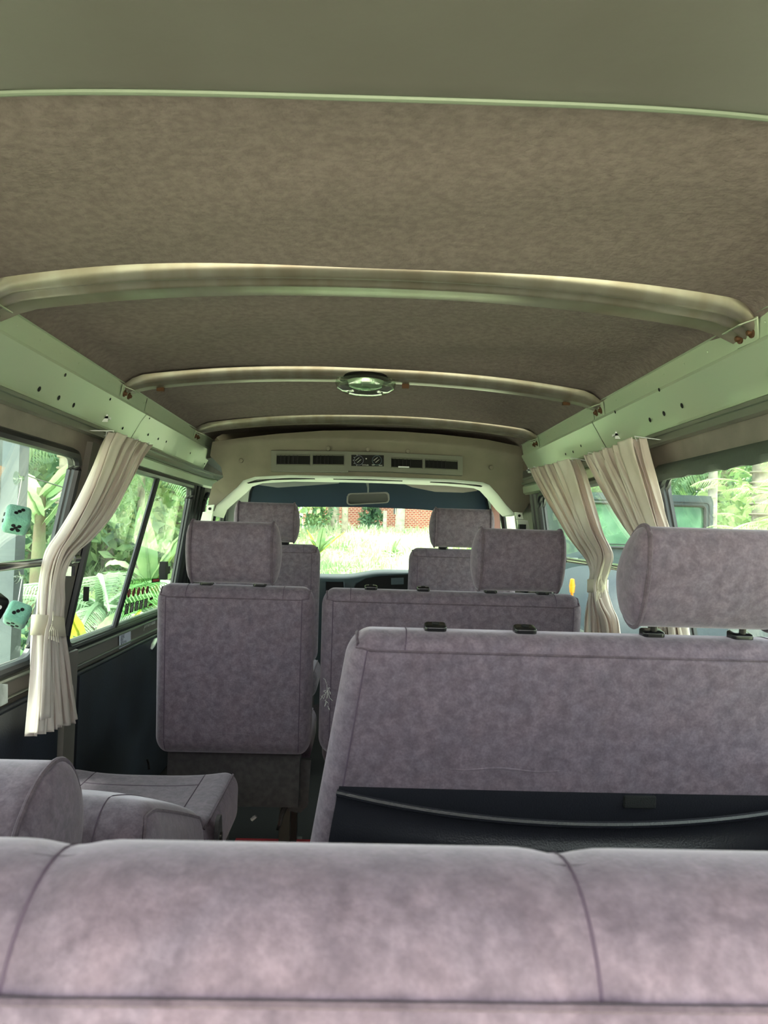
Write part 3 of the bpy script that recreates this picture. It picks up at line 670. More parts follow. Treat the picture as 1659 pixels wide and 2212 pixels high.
def piping(sb, o, zfrac=.36, zq=.80, yq=-1, seam_x=(), side=True, r=.0028, back_seam=True, zlow=-1.0):
    e = 1-sb.r[0]/sb.h[0]; ez = 1 - sb.r[2]/sb.h[2]
    zp = ez + (1-ez)*zfrac
    mb = MB()
    # along the upper back edge and up over both shoulders to the front
    path = []
    for k in range(9):  path.append((-1, 1-k/4*1.0, 1) if False else (-(e+(1-e)*.75), 1-2*k/8, 1))
    top = path[:]
    L = [sb.pt((-(e+(1-e)*.8), .6 - k*.2, 1), .001) for k in range(6)]
    L += [sb.pt((-(e+(1-e)*.8), -1, 1-(1-zp)*t), .001) for t in (.3, .65)]
    L += [sb.pt((x, -1, zp), .001) for x in [-(e-.01) + 2*(e-.01)*k/30 for k in range(31)]]
    L += [sb.pt((e+(1-e)*.8, -1, 1-(1-zp)*t), .001) for t in (.65, .3)]
    L += [sb.pt((e+(1-e)*.8, -.4 + k*.2, 1), .001) for k in range(6)]
    mb.tube(L, r, 6, sq=.8); mb.build('piping', m_pipe, o)
    if back_seam:
        for sx in (-1, 1):
            mb = MB(); mb.tube([sb.pt((sx*(e+(1-e)*.1), -1, zp - (zp-zlow)*k/24), .0001) for k in range(25)], .0013, 5); mb.build('seam', m_seam, o)
    for sx in seam_x:
        q = sx/sb.h[0]; mb = MB()
        mb.tube([sb.pt((q, 1 - 2*k/10, 1), .0001) for k in range(11)] + [sb.pt((q, -1, 1-(1-zp)*t), .0001) for t in (.3, .6, 1)], .0009, 5); mb.build('seam', m_seam, o)
HP = [(-.040, .074), (-.052, .045), (-.055, .005), (-.047, -.045), (-.030, -.078), (0, -.084), (.040, -.066), (.066, -.025), (.070, .015), (.048, .055), (.012, .080), (-.018, .085)]
def headrest(root, xc, T, yl, zl, hw=.108, posts=.028, lift=.012, raised=True, scale=1.0):
    """yl, zl: local centre of the pad"""
    pr = [(p.x*scale, p.y*scale) for p in cat([(a, b, 0) for a, b in HP], 5, True)]
    n = len(pr); rows = []; bul = .021
    for i in range(-6, 7):
        x = hw*i/6*.999; rows.append([Vector((xc+x, yl+a, zl+b)) for a, b in pr])
    def capn(s):
        out = []
        for k in range(1, 7):
            t = k/6; sc = math.cos(t*math.pi/2); out.append([Vector((xc+s*(hw+bul*math.sin(t*math.pi/2)), yl+.008+(a-.008)*sc, zl+b*sc)) for a, b in pr])
        return out
    rows = capn(-1)[::-1] + rows + capn(1)
    mb = MB(); mb.grid([[T(p) for p in r] for r in rows], True); o = mb.build('headrest', m_seat, root, angle=180)
    for s in (-1, 1):
        mb = MB(); mb.tube([T(Vector((xc+s*hw, yl+a*1.015, zl+b*1.015))) for a, b in pr], .0038, 8, True); mb.build('piping', m_pipe, o)
        mb = MB(); mb.tube([T(Vector((xc+s*.072, yl-.002, zl-.07*scale))), T(Vector((xc+s*.072, yl-.004, zl-.084*scale-lift-.03)))], .0055, 10); mb.build('headrest_post', m_steel, o)
    return o
def guide(o, sb, x, hole=True, small=False):
    def f(p): return p
    c = sb.pt((x/sb.h[0], -.12, 1), 0); n = (sb.pt((x/sb.h[0], -.12, 1), .01) - c).normalized()
    t = Vector((1, 0, 0)); b = n.cross(t).normalized(); M3 = Matrix((t, b, n)).transposed()
    s2 = Soft((.0175, .0145, .0085), (.007, .007, .004), lambda p: c + n*.002 + M3 @ p)
    mb = MB(); mb.soft(s2, n=(3, 3, 2), k=4); g = mb.build('headrest_guide', m_black_gloss, o, angle=180)
    if hole: mb = MB(); mb.lathe(c + n*.0110, [(0, 0), (.0045, 0), (.006, .0006), (.0065, -.002)], 14, n); mb.build('guide_hole', m_hole, g)
def cushion(root, xc, hw, y0, y1, z0, z1, m=None, T=None, name='seat_cushion'):
    def fn(p):
        q = Vector((xc+p.x, (y0+y1)/2+p.y, (z0+z1)/2+p.z))
        if p.z > 0: q.z += .018*(abs(p.x)/hw)**3 - .008
        return T(q) if T else q
    sb = Soft((hw, (y1-y0)/2, (z1-z0)/2), (.04, .06, .05), fn); mb = MB(); mb.soft(sb, n=(14, 8, 3)); o = mb.build(name, m or m_seat, root, angle=180)
    mb = MB(); e = 1-.04/hw
    for sx in (-1, 1):
        mb = MB(); mb.tube([sb.pt((sx*(e+(1-e)*.8), -1+2*k/16, 1), .001) for k in range(17)] + [sb.pt((sx*(e+(1-e)*.8), 1, 1-k/6), .001) for k in range(1, 9)], .003, 6); mb.build('piping', m_pipe, o)
    return o, sb
def legs(root, xs_, y0, y1, z, legname='seat_leg'):
    for x in xs_:
        for y in (y0, y1):
            mb = MB(); mb.box((x-.015, y-.02, 0), (x+.015, y+.02, z)); mb.box((x-.03, y-.035, 0), (x+.03, y+.035, .008)); mb.build(legname, m_steel, root, smooth=False)
def seat(name, label, cat_, xc, hw, ytop, ztop, lean, heads, empties=(), thick=.055, flare=0., zbot=.39, seams=None, nx=24, group=None, depth=.42, mz=None, rtop=.05, headscale=1.0, dent=(), hlift=0.0):
    """lean: forward travel per metre going down"""
    root = thing(name, label, cat_, (xc, ytop+.2, 0), group)
    T = lambda p: Vector((p.x, ytop + p.y + lean*(ztop-p.z), p.z))
    o, sb = backrest(root, xc, hw, 0, zbot, ztop, T, thick, flare, seams=seams or (), nx=nx, rtop=rtop, dent=dent, m=mz)
    piping(sb, o, zfrac=.46 if dent else .36, r=.0022 if dent else .0028, seam_x=seams if seams is not None else (-hw+.055, hw-.055))
    for hx in heads:
        headrest(root, hx, T, -.01, ztop+.007+.084*headscale+hlift, scale=headscale)
        for s in (-1, 1): guide(o, sb, hx-xc+s*.072, False)
    for ex in empties:
        for s in (-1, 1): guide(o, sb, ex-xc+s*.072, True)
    y1 = ytop + lean*(ztop-.4)
    cushion(root, xc, hw-.005, y1+.07, y1+depth, .31, .43)
    mb = MB(); mb.box((xc-hw+.03, y1-.0, .235), (xc+hw-.03, y1+depth-.05, .315)); mb.box((xc-hw+.03, y1-.0, .315), (xc+hw-.03, y1+.06, .40)); mb.build('base_cover', m_dark_fabric, root, smooth=False)
    legs(root, (xc-hw+.07, xc+hw-.07), y1+.06, y1+depth-.08, .24)
    return root, o, sb, T
# last row, right in front of the camera
rA, oA, sbA, TA = seat('rear_bench', 'blurred lilac grey bench backrest filling the foreground', 'bench seat', 0, .64, .357, .851, .12, (), (), thick=.062, seams=(-.135, .102), nx=160, rtop=.06, dent=((-.135, .004), (.102, .004)), depth=.40)
# third row bench at the right
rB, oB, sbB, TB = seat('bench_seat', 'lilac grey bench with black vinyl back pocket, behind the foreground backrest', 'bench seat', .368, .380, 1.22, .852, .22, (.545,), (.195,), thick=.056, flare=.075, zbot=.36, seams=(-.291, .294), nx=60, rtop=.045, headscale=.93, hlift=.010)
# second row: single seat and bench
rC, oC, sbC, TC = seat('single_seat', 'single velour seat beside the aisle in front of the left sliding window', 'seat', -.333, .213, 2.10, .852, .10, (-.343,), (), thick=.056, seams=(-.13, .13), zbot=.385, headscale=.98)
rC2, oC2, sbC2, TC2 = seat('bench_seat', 'middle bench seat with one headrest on its right half', 'bench seat', .258, .358, 2.10, .852, .12, (.435,), (.105,), thick=.056, seams=(-.28, .28), nx=50)
# front seats stand on raised boxes
for xc, lb, hx in ((-.372, 'front passenger seat at the left below the windscreen', -.37), (.41, 'front driver seat at the right below the windscreen', .40)):
    seat('front_seat', lb, 'seat', xc, .215, 3.02, .955, .12, (hx,), (), thick=.05, seams=(-.15, .15), zbot=.48, headscale=.9, group='front seats')
# left seat of the third row, backrest folded back
xc = -.50; phi = math.radians(68); TR = yz_rot(phi, 1.60, .34)
rR = thing('reclined_seat', 'left seat laid back flat, its headrest at the left edge above the foreground bench', 'seat', (xc, 1.7, 0))
oR, sbR = backrest(rR, xc, .205, 0, 0.0, .50, TR, .070, rtop=.066, m=m_seat, belly=.026)
mb = MB(); e = .8
for sx in (-1, 1):
    mb = MB(); mb.tube([sbR.pt((sx*.96, 1, -.95+1.9*k/20), .001) for k in range(21)] + [sbR.pt((sx*.96, 1-2*k/8, 1), .001) for k in range(9)], .003, 6); mb.build('piping', m_pipe, oR)
for sx in (-.12, .12):
    mb = MB(); mb.tube([sbR.pt((sx/.205, 1, -.9+1.9*k/20), .0001) for k in range(21)] + [sbR.pt((sx/.205, 1-2*k/8, 1), .0001) for k in range(9)], .0013, 5); mb.build('seam', m_seam, oR)
headrest(rR, xc-.005, TR, .016, .50+.02+.11, hw=.110, scale=1.34, lift=.04)
oc, sbc = cushion(rR, xc+.005, .215, 1.55, 1.94, .27, .405)
mb = MB(); mb.tube([sbc.pt((.62, -1+2*k/16, 1), .0001) for k in range(17)], .0013, 5); mb.tube([sbc.pt((-.62, -1+2*k/16, 1), .0001) for k in range(17)], .0013, 5); mb.tube([sbc.pt((-.62+1.24*k/16, .35, 1), .0001) for k in range(17)], .0013, 5); mb.build('seam', m_seam, oc)
mb = MB(); mb.box((xc-.19, 1.58, .20), (xc+.2, 1.9, .28)); mb.build('base_cover', m_dark_fabric, rR, smooth=False); legs(rR, (xc-.15, xc+.16), 1.62, 1.86, .22)
q = Vector((xc+.222, 1.59, .37)); mb = MB(); mb.prism(rrect([(0, 0), (.05, -.02), (.02, .09), (-.02, .07)], .01, 3) and [(q.x, q.y+a, q.z+b-.03) for a, b in rrect([(-.03, -.03), (.05, -.03), (.015, .075), (-.015, .07)], .015, 4)], (.008, 0, 0)); hg = mb.build('hinge_cover', m_dark_fabric, rR, angle=30)
mb = MB(); mb.lathe(q+Vector((.008, .005, .0)), [(0, .004), (.008, .004), (.009, 0)], 14, (1, 0, 0)); mb.build('hinge_bolt', m_steel, hg)

# details of the second-row single seat: hinge plate, fold marks, handle
mb = MB(); L = [(636, 1640), (672, 1642), (665, 1740), (650, 1756), (622, 1752), (618, 1690), (630, 1680)]; mb.prism([at_y(a, b, 2.17) for a, b in L], (0, .02, 0)); hp_ = mb.build('hinge_plate', m_dark_fabric, rC, smooth=False)
for a, b in ((640, 1662), (621, 1716)):
    mb = MB(); mb.lathe(at_y(a, b, 2.168), [(0, -.004), (.005, -.003), (.006, 0)], 10, (0, 1, 0)); mb.build('bolt', m_steel, hp_)
mb = MB(); mb.tube([at_y(618, 1738, 2.18), at_y(608, 1760, 2.18), at_y(604, 1780, 2.18), at_y(600, 1792, 2.19)], [.013, .012, .010, .006], 8, sq=.6); mb.build('recline_lever', m_dark_fabric, rC)
mb = MB(); mb.lathe(at_y(548, 1767, 2.25), [(0, -.003), (.005, -.003), (.006, .003)], 12, (0, 1, 0)); mb.tube([at_y(543, 1771, 2.25), at_y(553, 1763, 2.25)], .0055, 6); mb.build('belt_clip', m_white, rC)
mb = MB(); mb.tube([at_y(318, 1640, 2.2), at_y(321, 1650, 2.2), at_y(322, 1662, 2.2)], .003, 6); mb.build('seat_hook', m_chrome, rC)
mb = MB()
for a, b, c_, d in ((430, 1513, 608, 1513), (440, 1615, 610, 1619)):
    mb.tube([at_y(a+(c_-a)*k/12, b+2*math.sin(k*1.3), 1.0) for k in range(13)], .001, 4)
# fold ridge across the back
def back_ridge(sb, o, z, x0, x1, r=.004):
    mb = MB(); pts = [sb.pt((x0+(x1-x0)*k/16, -1, z + .01*math.sin(k)), -.002) for k in range(17)]; mb.tube(pts, [r*math.sin(math.pi*(k+.5)/17)+.0005 for k in range(17)], 8, sq=.7); mb.build('fold_ridge', m_seat, o, angle=180)
back_ridge(sbC, oC, -.10, -.5, .5, .0025); back_ridge(sbC, oC, -.72, -.8, .85, .0025)
back_ridge(sbB, oB, .12, -.7, .05, .003)

# third-row bench: vinyl lower back and sagging pocket
e = .9
zq = -.02
mb = MB(); rows = []
for j in range(16):
    z = zq - .02*math.sin(0) - (zq+.98)*j/15
    rows.append([sbB.pt((x, -1, z), .0025) for x in [-.93+1.86*k/40 for k in range(41)]])
mb.grid(rows); mb.build('vinyl_panel', m_vinyl, oB, angle=180)
mb = MB(); rows = []
def pocket_top(x): return zq - .015 - .155*(1-x*x)
for j in range(24):
    t = j/23; row = []
    for k in range(61):
        x = -.93+1.86*k/60; z0 = pocket_top(x) ; z = z0 + (-.97 - z0)*t
        bul = .030*(1-x*x)*math.exp(-t*2.2)+.026*(1-x*x)*math.exp(-((t-.30)/.13)**2) + .003 + .005*math.exp(-t*40)
        row.append(sbB.pt((x, -1, z), bul))
    rows.append(row)
mb.grid(rows); pk = mb.build('back_pocket', m_vinyl, oB, angle=180)
mb = MB(); mb.tube([sbB.pt((-.93+1.86*k/60, -1, pocket_top(-.93+1.86*k/60)), .006+.030*(1-(-.93+1.86*k/60)**2)) for k in range(61)], .0055, 8); mb.build('pocket_hem', m_vinyl, pk)
q0_ = sbB.pt((.215, -1, -.075), .004)
mb = MB(); s2 = Soft((.026, .004, .010), (.003, .003, .003), lambda p: q0_ + Vector((p.x, p.y - .0, p.z-.0))); mb.soft(s2, n=(4, 2, 3), k=2); mb.build('velcro_tab', mat('velcro', rgb(14, 16, 18), .9, bump=1, bscale=900), oB)
# frayed threads on the aisle edge of the middle bench
fr = MB()
for k in range(14):
    a = at_y(706+rnd.uniform(-2, 4), 1470+rnd.uniform(0, 55), 2.04); b = a + Vector((rnd.uniform(-.008, .008), -.01, rnd.uniform(-.02, .02))); c_ = b + Vector((rnd.uniform(-.008, .01), 0, rnd.uniform(-.015, .015)))
    fr.tube([a, b, c_], .0005, 4)
fr.build('frayed_threads', m_whiteink, oC2, kind='stuff')

# ================================================================== CURTAINS
def curtain(s, rows_px, off, label, npl=9, amp=.008, band=None, name='curtain', seed=1, top_hold=None):
    r_ = random.Random(seed)
    root = thing(name, label, 'curtain', on_wall(*rows_px[len(rows_px)//2][0], s, off), None)
    A = [on_wall(a[0], a[1], s, off) for a, b in rows_px]; B = [on_wall(b[0], b[1], s, off) for a, b in rows_px]
    A = cat(A, 8); B = cat(B, 8); nu = npl*10; rows = []
    ph = [r_.uniform(-.5, .5) for _ in range(npl+1)]
    for i, (a, b) in enumerate(zip(A, B)):
        w = (b-a).length; t = i/(len(A)-1); am = min(amp, w/npl*1.4+.002); row = []
        for k in range(nu+1):
            u = k/nu; q = u*npl; j = min(npl-1, int(q)); d = math.sin(2*math.pi*(q + .12*math.sin(q*2.1+t*3+ph[j])))
            d2 = .35*math.sin(2*math.pi*(q*.37+t*1.3+seed))
            hem = 0
            p = a.lerp(b, u) + Vector((-s*(am*(d+d2)), 0, 0))
            p += (b-a).normalized()*am*.45*math.sin(4*math.pi*q)
            if t > .97: p.z += .004*math.sin(2*math.pi*q*.5+seed)
            row.append(p)
        rows.append(row)
    mb = MB(); mb.grid(rows); o = mb.build('curtain_cloth', m_curtain, root, angle=180)
    so_ = o.modifiers.new('thickness', 'SOLIDIFY'); so_.thickness = .0012
    # plain front lap
    for (i0, i1, u0, u1) in ((0, len(A)-1, -.02, .22),) if seed != 1 else ((0, int(len(A)*.95), -.03, .20),):
        rr_ = []
        for i in range(i0, i1+1):
            a, b = (A[i], B[i]) if (s < 0) else (B[i], A[i]); t = i/(len(A)-1)
            rr_.append([a.lerp(b, u0+(u1-u0)*k/8)+Vector((-s*(min(amp, (b-a).length*.15)*1.5+.003+.002*math.sin(k*.9+t*7)), 0, 0)) for k in range(9)])
        mb = MB(); mb.grid(rr_); l_ = mb.build('curtain_lap', m_curtain, root, angle=180); l_.modifiers.new('thickness', 'SOLIDIFY').thickness = .001
    if band:
        (a0, b0), (a1, b1) = band
        rws = []
        for (a_, b_) in ((a0, b0), (((a0[0]+a1[0])/2), None) if False else (a1, b1)):
            pa, pb = on_wall(a_[0], a_[1], s, off), on_wall(b_[0], b_[1], s, off); c = (pa+pb)/2; hw_ = (pb-pa).length/2+.004
            rws.append([c + (pb-pa).normalized()*hw_*math.cos(2*math.pi*k/28) + Vector((-s*(.027*math.sin(2*math.pi*k/28)), 0, 0)) for k in range(28)])
        mid = [(x+y)/2*1.0 for x, y in zip(*rws)]
        mb = MB(); mb.grid([rws[0], mid, rws[1]], True); bo = mb.build('tie_band', m_band, root, angle=180); bo.modifiers.new('thickness', 'SOLIDIFY').thickness = .002
        q = on_wall((a1[0]+b1[0])/2+8, (a0[1]+a1[1])/2, s, off+.03); mb = MB()
        for k in range(5): mb.tube([q, q+Vector((-s*.004, .01*(k-2), -.012)), q+Vector((-s*.002, .014*(k-2)+.01, -.028-.004*k))], .0010, 4)
        mb.tube([q+Vector((0, .004, .03)), q+Vector((-s*.003, -.004, .01)), q], .0012, 5); mb.build('tie_string', m_band, bo)
    # hooks along the track
    for k in range(4):
        p = A[0].lerp(B[0], .05+.3*k); mb = MB(); mb.tube([p+Vector((-s*.0, 0, -.005)), p+Vector((-s*.006, 0, .006)), Vector((s*.702, p.y, 1.242))], .0012, 5); mb.build('curtain_hook', m_white, root)
    return root
curtain(-1, [((236, 934), (322, 962)), ((222, 960), (302, 992)), ((200, 1020), (272, 1052)), ((172, 1085), (236, 1115)), ((140, 1145), (192, 1165)), ((112, 1190), (152, 1200)), ((98, 1235), (131, 1245)), ((90, 1290), (129, 1300)), ((86, 1335), (126, 1338)), ((78, 1370), (128, 1370)), ((74, 1430), (138, 1425)), ((70, 1510), (149, 1500)), ((64, 1590), (160, 1556))], .075,
        'cream curtain tied back at the left window pillar, hem hanging free', 15, .013, ((((80, 1328)), ((127, 1335))), (((76, 1372)), ((132, 1376)))), seed=1)
# loop rings at the left curtain's top corner
curtain(1, [((1152, 1012), (1243, 992)), ((1165, 1040), (1256, 1022)), ((1200, 1100), (1276, 1090)), ((1235, 1160), (1296, 1150)), ((1268, 1205), (1316, 1195)), ((1284, 1232), (1310, 1232)), ((1282, 1256), (1303, 1256)), ((1281, 1280), (1303, 1280)), ((1277, 1310), (1312, 1310)), ((1274, 1345), (1328, 1345)), ((1270, 1420), (1338, 1420))], .075,
        'farther cream curtain on the right side, tied with a cloth band', 13, .013, (((1281, 1252), (1302, 1252)), ((1280, 1280), (1302, 1280))), seed=3)
curtain(1, [((1270, 984), (1383, 946)), ((1284, 1012), (1392, 985)), ((1318, 1075), (1412, 1050)), ((1352, 1135), (1434, 1125)), ((1392, 1190), (1452, 1185)), ((1430, 1240), (1462, 1240)), ((1436, 1290), (1464, 1290)), ((1430, 1350), (1475, 1350)), ((1425, 1430), (1490, 1430))], .075,
        'nearer cream curtain on the right side, behind the large headrest', 13, .013, (((1432, 1250), (1462, 1250)), ((1432, 1280), (1463, 1280))), seed=5)
# loop chain hanging at the left curtain's corner
mb = MB()
for k in range(3):
    c = at_x(232-k*1.5, 940+k*9, -.688); mb.tube([c+Vector((0, .009*math.cos(a), .012*math.sin(a))) for a in [i*math.pi/5 for i in range(10)]], .0016, 5, True)
mb.build('hook_chain', m_white, None, label='short chain of white curtain hooks hanging from the left track', cat='curtain hook')

# window guard bars
a = Vector((-.690, .3, .9)); P1 = at_x(166, 1207, -.725); P0 = at_x(0, 1224, -.705)
def bar(s, P0, P1, label):
    rt = thing('guard_bar', label, 'rail', P1)
    d = (P1-P0).normalized(); mb = MB(); mb.tube([(s*.745, .52, .905), (s*.728, .60, .905), P0, P1], .0095, 14); mb.build('bar', m_chrome, rt, angle=180)
    mb = MB(); mb.tube([P1-d*.035, P1+d*.004], .0105, 14); mb.tube([P1-d*.012, P1-d*.012+Vector((s*.04, 0, 0))], .008, 10); mb.build('bar_end', m_chrome, rt)
    for dz in ((.028, -.03) if s < 0 else ()):
        mb = MB(); c = P1 + d*(-.03) + Vector((s*.012, .0, dz)); mb.box(c+Vector((-.010, -.012, -.012)), c+Vector((.014, .012, .012))); mb.build('bracket', m_chrome, rt, smooth=False)
bar(-1, P0, P1, 'chrome guard bar across the left window, ending at the pillar')
bar(1, at_x(1420, 1238, .715), at_x(1222, 1209, .735), 'chrome guard bar across the right window behind the curtain')

# sun blind roll over the near right window
mb = MB(); pts = []
rows = []
for j in range(40):
    y = .5 + (1.80-.5)*j/39; b = .0025*math.sin(j*1.9)+(.003 if j % 6 == 0 else 0)
    rows.append([Vector((XW(z_)-off_, y, z_)) for z_, off_ in ((1.188, .012), (1.178, .022), (1.162, .024+b), (1.150+b, .016), (1.152, .004))])
mb.grid(rows, True); mb.build('window_blind', mat('green_grey_blind', rgb(66, 74, 68), .7, bump=.6, bscale=60, stretch=(1, 8, 1)), None, label='rolled grey green blind along the top of the near right window', cat='blind', angle=40)

# ================================================================== DICE
def dice(px, py, cup, label, rotv, col, pips, x=-.70, half=.0235, faces=None, pipm=None):
    c = at_x(px, py, x); k = at_x(cup[0], cup[1], x-.012)
    rt = thing('hanging_dice', label, 'dice', c - Vector((0, 0, half)))
    M3 = Matrix.Rotation(rotv[2], 3, 'Z') @ Matrix.Rotation(rotv[0], 3, 'X') @ Matrix.Rotation(rotv[1], 3, 'Y')
    s2 = Soft((half,)*3, (half*.42,)*3, lambda p: c + M3 @ (p*(1+.05*math.cos(p.x/half)*math.cos(p.y/half)*math.cos(p.z/half)))); mb = MB(); mb.soft(s2, n=(4, 4, 4), k=4); b = mb.build('dice_body', col, rt, angle=180)
    lay = {1: [(0, 0)], 3: [(-.4, .0), (0, 0), (.4, .0)], 5: [(0, 0), (-.36, 0), (.36, 0), (0, .36), (0, -.36)], 4: [(-.3, -.3), (.3, .3), (-.3, .3), (.3, -.3)], 2: [(-.3, -.3), (.3, .3)], 6: [(-.36, -.3), (-.36, .3), (0, -.3), (0, .3), (.36, -.3), (.36, .3)]}
    ax = [Vector((0, -1, 0)), Vector((0, 0, 1)), Vector((1, 0, 0)), Vector((-1, 0, 0)), Vector((0, 1, 0)), Vector((0, 0, -1))]
    for a, n_ in zip(ax, pips):
        u = a.orthogonal().normalized(); v = a.cross(u)
        for (i, j) in lay[n_]:
            q = [0, 0, 0]; pp = a + u*i*.9 + v*j*.9; w = s2.pt(tuple(pp), .0006); w2 = s2.pt(tuple(pp), .002)
            mb = MB(); mb.lathe(w, [(0, .0008), (half*.155, .0006), (half*.18, -.0006)], 10, (w2-w)); mb.build('pip', pipm or m_black, b)
    mb = MB(); mb.tube([k+Vector((.010, 0, 0)), s2.pt((0, 0, 1), 0).lerp(c, .0) if False else c+Vector((0, 0, half*1.15))], .0011, 6); mb.build('string', m_white, rt)
    mb = MB(); mb.lathe(k, [(.0145, -.002), (.012, .001), (.005, .003), (.004, .012), (.0055, .013), (0, .014)], 18, (1, 0, 0)); mb.build('suction_cup', m_cup, rt)
    return rt
dice(36, 1123, (37, 1033), 'upper mint plush dice hanging in the left window', (.75, .25, .35), m_mint, (5, 3, 2, 4, 6, 1))
dice(38, 1328, (38, 1246), 'lower mint plush dice hanging below the chrome guard bar', (-.45, .4, .45), m_mint, (3, 1, 2, 5, 6, 4), half=.022)
dice(-22, 1306, (-22, 1230), 'black plush dice with white pips cut by the left frame edge', (.3, .3, .9), m_black, (5, 3, 4, 2, 6, 1), pipm=m_white)

# ================================================================== STICKERS, CARD, SMALL FITTINGS
def wallM(px, py, s, off):     # frame on the left wall seen from inside: x along +y, y up
    p = on_wall(px, py, s, off); up = Vector((.15, 0, 1)).normalized()*1; ex = Vector((0, 1, 0)); ez = ex.cross(up)
    M = Matrix((ex, up, ez)).transposed().to_4x4(); M.translation = p; return M
G0 = on_wall(262, 1338, -1, -.010)
srt = thing('window_sticker', 'pale green sticker with red ovals on the left sliding window', 'sticker', G0)
corners = [(262, 1335), (341, 1306), (347, 1247), (273, 1252)]
corners = [on_wall(a, b, -1, -.014) for a, b in corners]
mb = MB(); mb.prism(corners, (.0006, 0, 0)); bd = mb.build('sheet', m_stick, srt, smooth=False)
cu = corners
def SP(u, v, d=.001):       # sheet coordinates
    a = cu[0].lerp(cu[1], u); b = cu[3].lerp(cu[2], u); return a.lerp(b, v)+Vector((d+.0006, 0, 0))
for k in range(5):
    u = .10+.125*k
    mb = MB(); mb.prism([SP(u+.042*math.cos(a), .63+.125*math.sin(a)) for a in [i*math.pi/8 for i in range(16)]], (.0003, 0, 0)); ov = mb.build('red_oval', m_redink, bd, smooth=False)
    mb = MB(); mb.tube([SP(u-.025, .73, .0016), SP(u+.025, .53, .0016)], .0007, 4); mb.build('slash', m_whiteink, ov)
    mb = MB(); mb.prism([SP(u-.055+a, .06+b) for a, b in ((0, 0), (.10, 0), (.10, .29), (0, .29))], (.0003, 0, 0)); kx = mb.build('dark_badge', m_darkink, bd, smooth=False)
    mb = MB(); mb.tube([SP(u-.005+.032*math.cos(a), .205+.115*math.sin(a), .0016) for a in [i*math.pi/8 for i in range(16)]], .0009, 4, True); mb.tube([SP(u-.015, .13, .0016), SP(u-.005, .22, .0016), SP(u+.008, .25, .0016)], .001, 4); mb.build('badge_ring', m_whiteink, kx)
    mb = MB(); mb.tube([SP(u-.055+a, .45+b, .0008) for a, b in ((0, 0), (.11, 0), (.11, .35), (0, .35))], .0004, 4, True); mb.build('box_line', m_greyink, bd)
for v0, v1 in ((.06, .13), (.26, .35)):
    mb = MB(); mb.prism([SP(.70, v0), SP(.80, v0), SP(.80, v1), SP(.70, v1)], (.0003, 0, 0)); mb.build('brown_badge', m_brownink, bd, smooth=False)
mb = MB(); mb.prism([SP(.70, .84), SP(.97, .84), SP(.97, .97), SP(.70, .97)], (.0003, 0, 0)); rb = mb.build('red_box', m_black, bd, smooth=False)
mb = MB(); mb.prism([SP(.73, .87, .0016), SP(.95, .87, .0016), SP(.95, .95, .0016), SP(.73, .95, .0016)], (.0003, 0, 0)); mb.build('red_bar', m_redink, rb, smooth=False)
mb = MB(); mb.tube([SP(.76+.03*math.cos(a), .62+.03*math.sin(a)) for a in [i*math.pi/6 for i in range(12)]], .0009, 4, True); mb.tube([SP(.89+.035*math.cos(a), .64+.12*math.sin(a)) for a in [i*math.pi/8 for i in range(16)]], .0009, 4, True); mb.build('ring_mark', m_redink, bd)
M = wallM(266, 1262, -1, -.011); ex = (cu[2]-cu[3]).normalized(); up = (cu[3]-cu[0]).normalized(); ez = ex.cross(up).normalized(); up = ez.cross(ex)
M = Matrix((ex, up, ez)).transposed().to_4x4(); M.translation = SP(.04, .86); text_mesh('IMOIE DOOR INT SCALE', .024, bd, m_darkink, 'lettering', M)
# card
crt = thing('wall_card', 'small lilac white card stuck on the trim below the left window', 'card', on_wall(257, 1405, -1, .003))
L = [on_wall(a, b, -1, .003) for a, b in ((257, 1402), (282, 1389), (282, 1364), (279, 1361), (260, 1369), (257, 1374))]; mb = MB(); mb.prism(L, (.001, 0, 0)); cd = mb.build('card_sheet', m_card, crt, smooth=False)
ex = (L[1]-L[0]).normalized(); up = (L[5]-L[0]).normalized(); ez = ex.cross(up); up = ez.cross(ex)
for k, t in enumerate(('JOHL', 'BYL', 'BOUTH')):
    M = Matrix((ex, up, ez)).transposed().to_4x4(); M.translation = on_wall(261, 1381+k*7.5, -1, .0045); text_mesh(t, .018, cd, m_greyink, 'lettering', M)
prt = thing('pen_lettering', 'white hand lettering on the trim edge below the left window', 'lettering', on_wall(310, 1352, -1, .004))
M = wallM(311, 1357, -1, .006); text_mesh('phumaia', .045, prt, m_whiteink, 'lettering', M)
mb = MB(); p = on_wall(331, 1392, -1, .03); mb.tube([p+Vector((0, .05, .012)), p+Vector((.004, .01, .012)), p+Vector((.004, -.02, .0)), p+Vector((0, -.03, -.015))], [.007, .009, .009, .005], 10); mb.build('door_pull', m_white, None, label='white door pull handle half hidden behind the single seat', cat='handle')
mb = MB(); q = [on_wall(a, b, -1, .03) for a, b in ((-30, 1478), (17, 1478), (17, 1518), (-30, 1542))]
mb.prism(q, (-.045, 0, 0)); mb.build('marbled_box', m_wipe, None, label='grey marbled box fixed to the wall at the left frame edge', cat='box', smooth=False)
mb = MB(); mb.box(on_wall(186, 1283, -1, .02)+Vector((-.006, -.006, -.02)), on_wall(186, 1283, -1, .02)+Vector((.006, .006, .02))); mb.build('catch', m_black, None, label='small black window catch at the rear edge of the left sliding window', cat='catch', smooth=False)

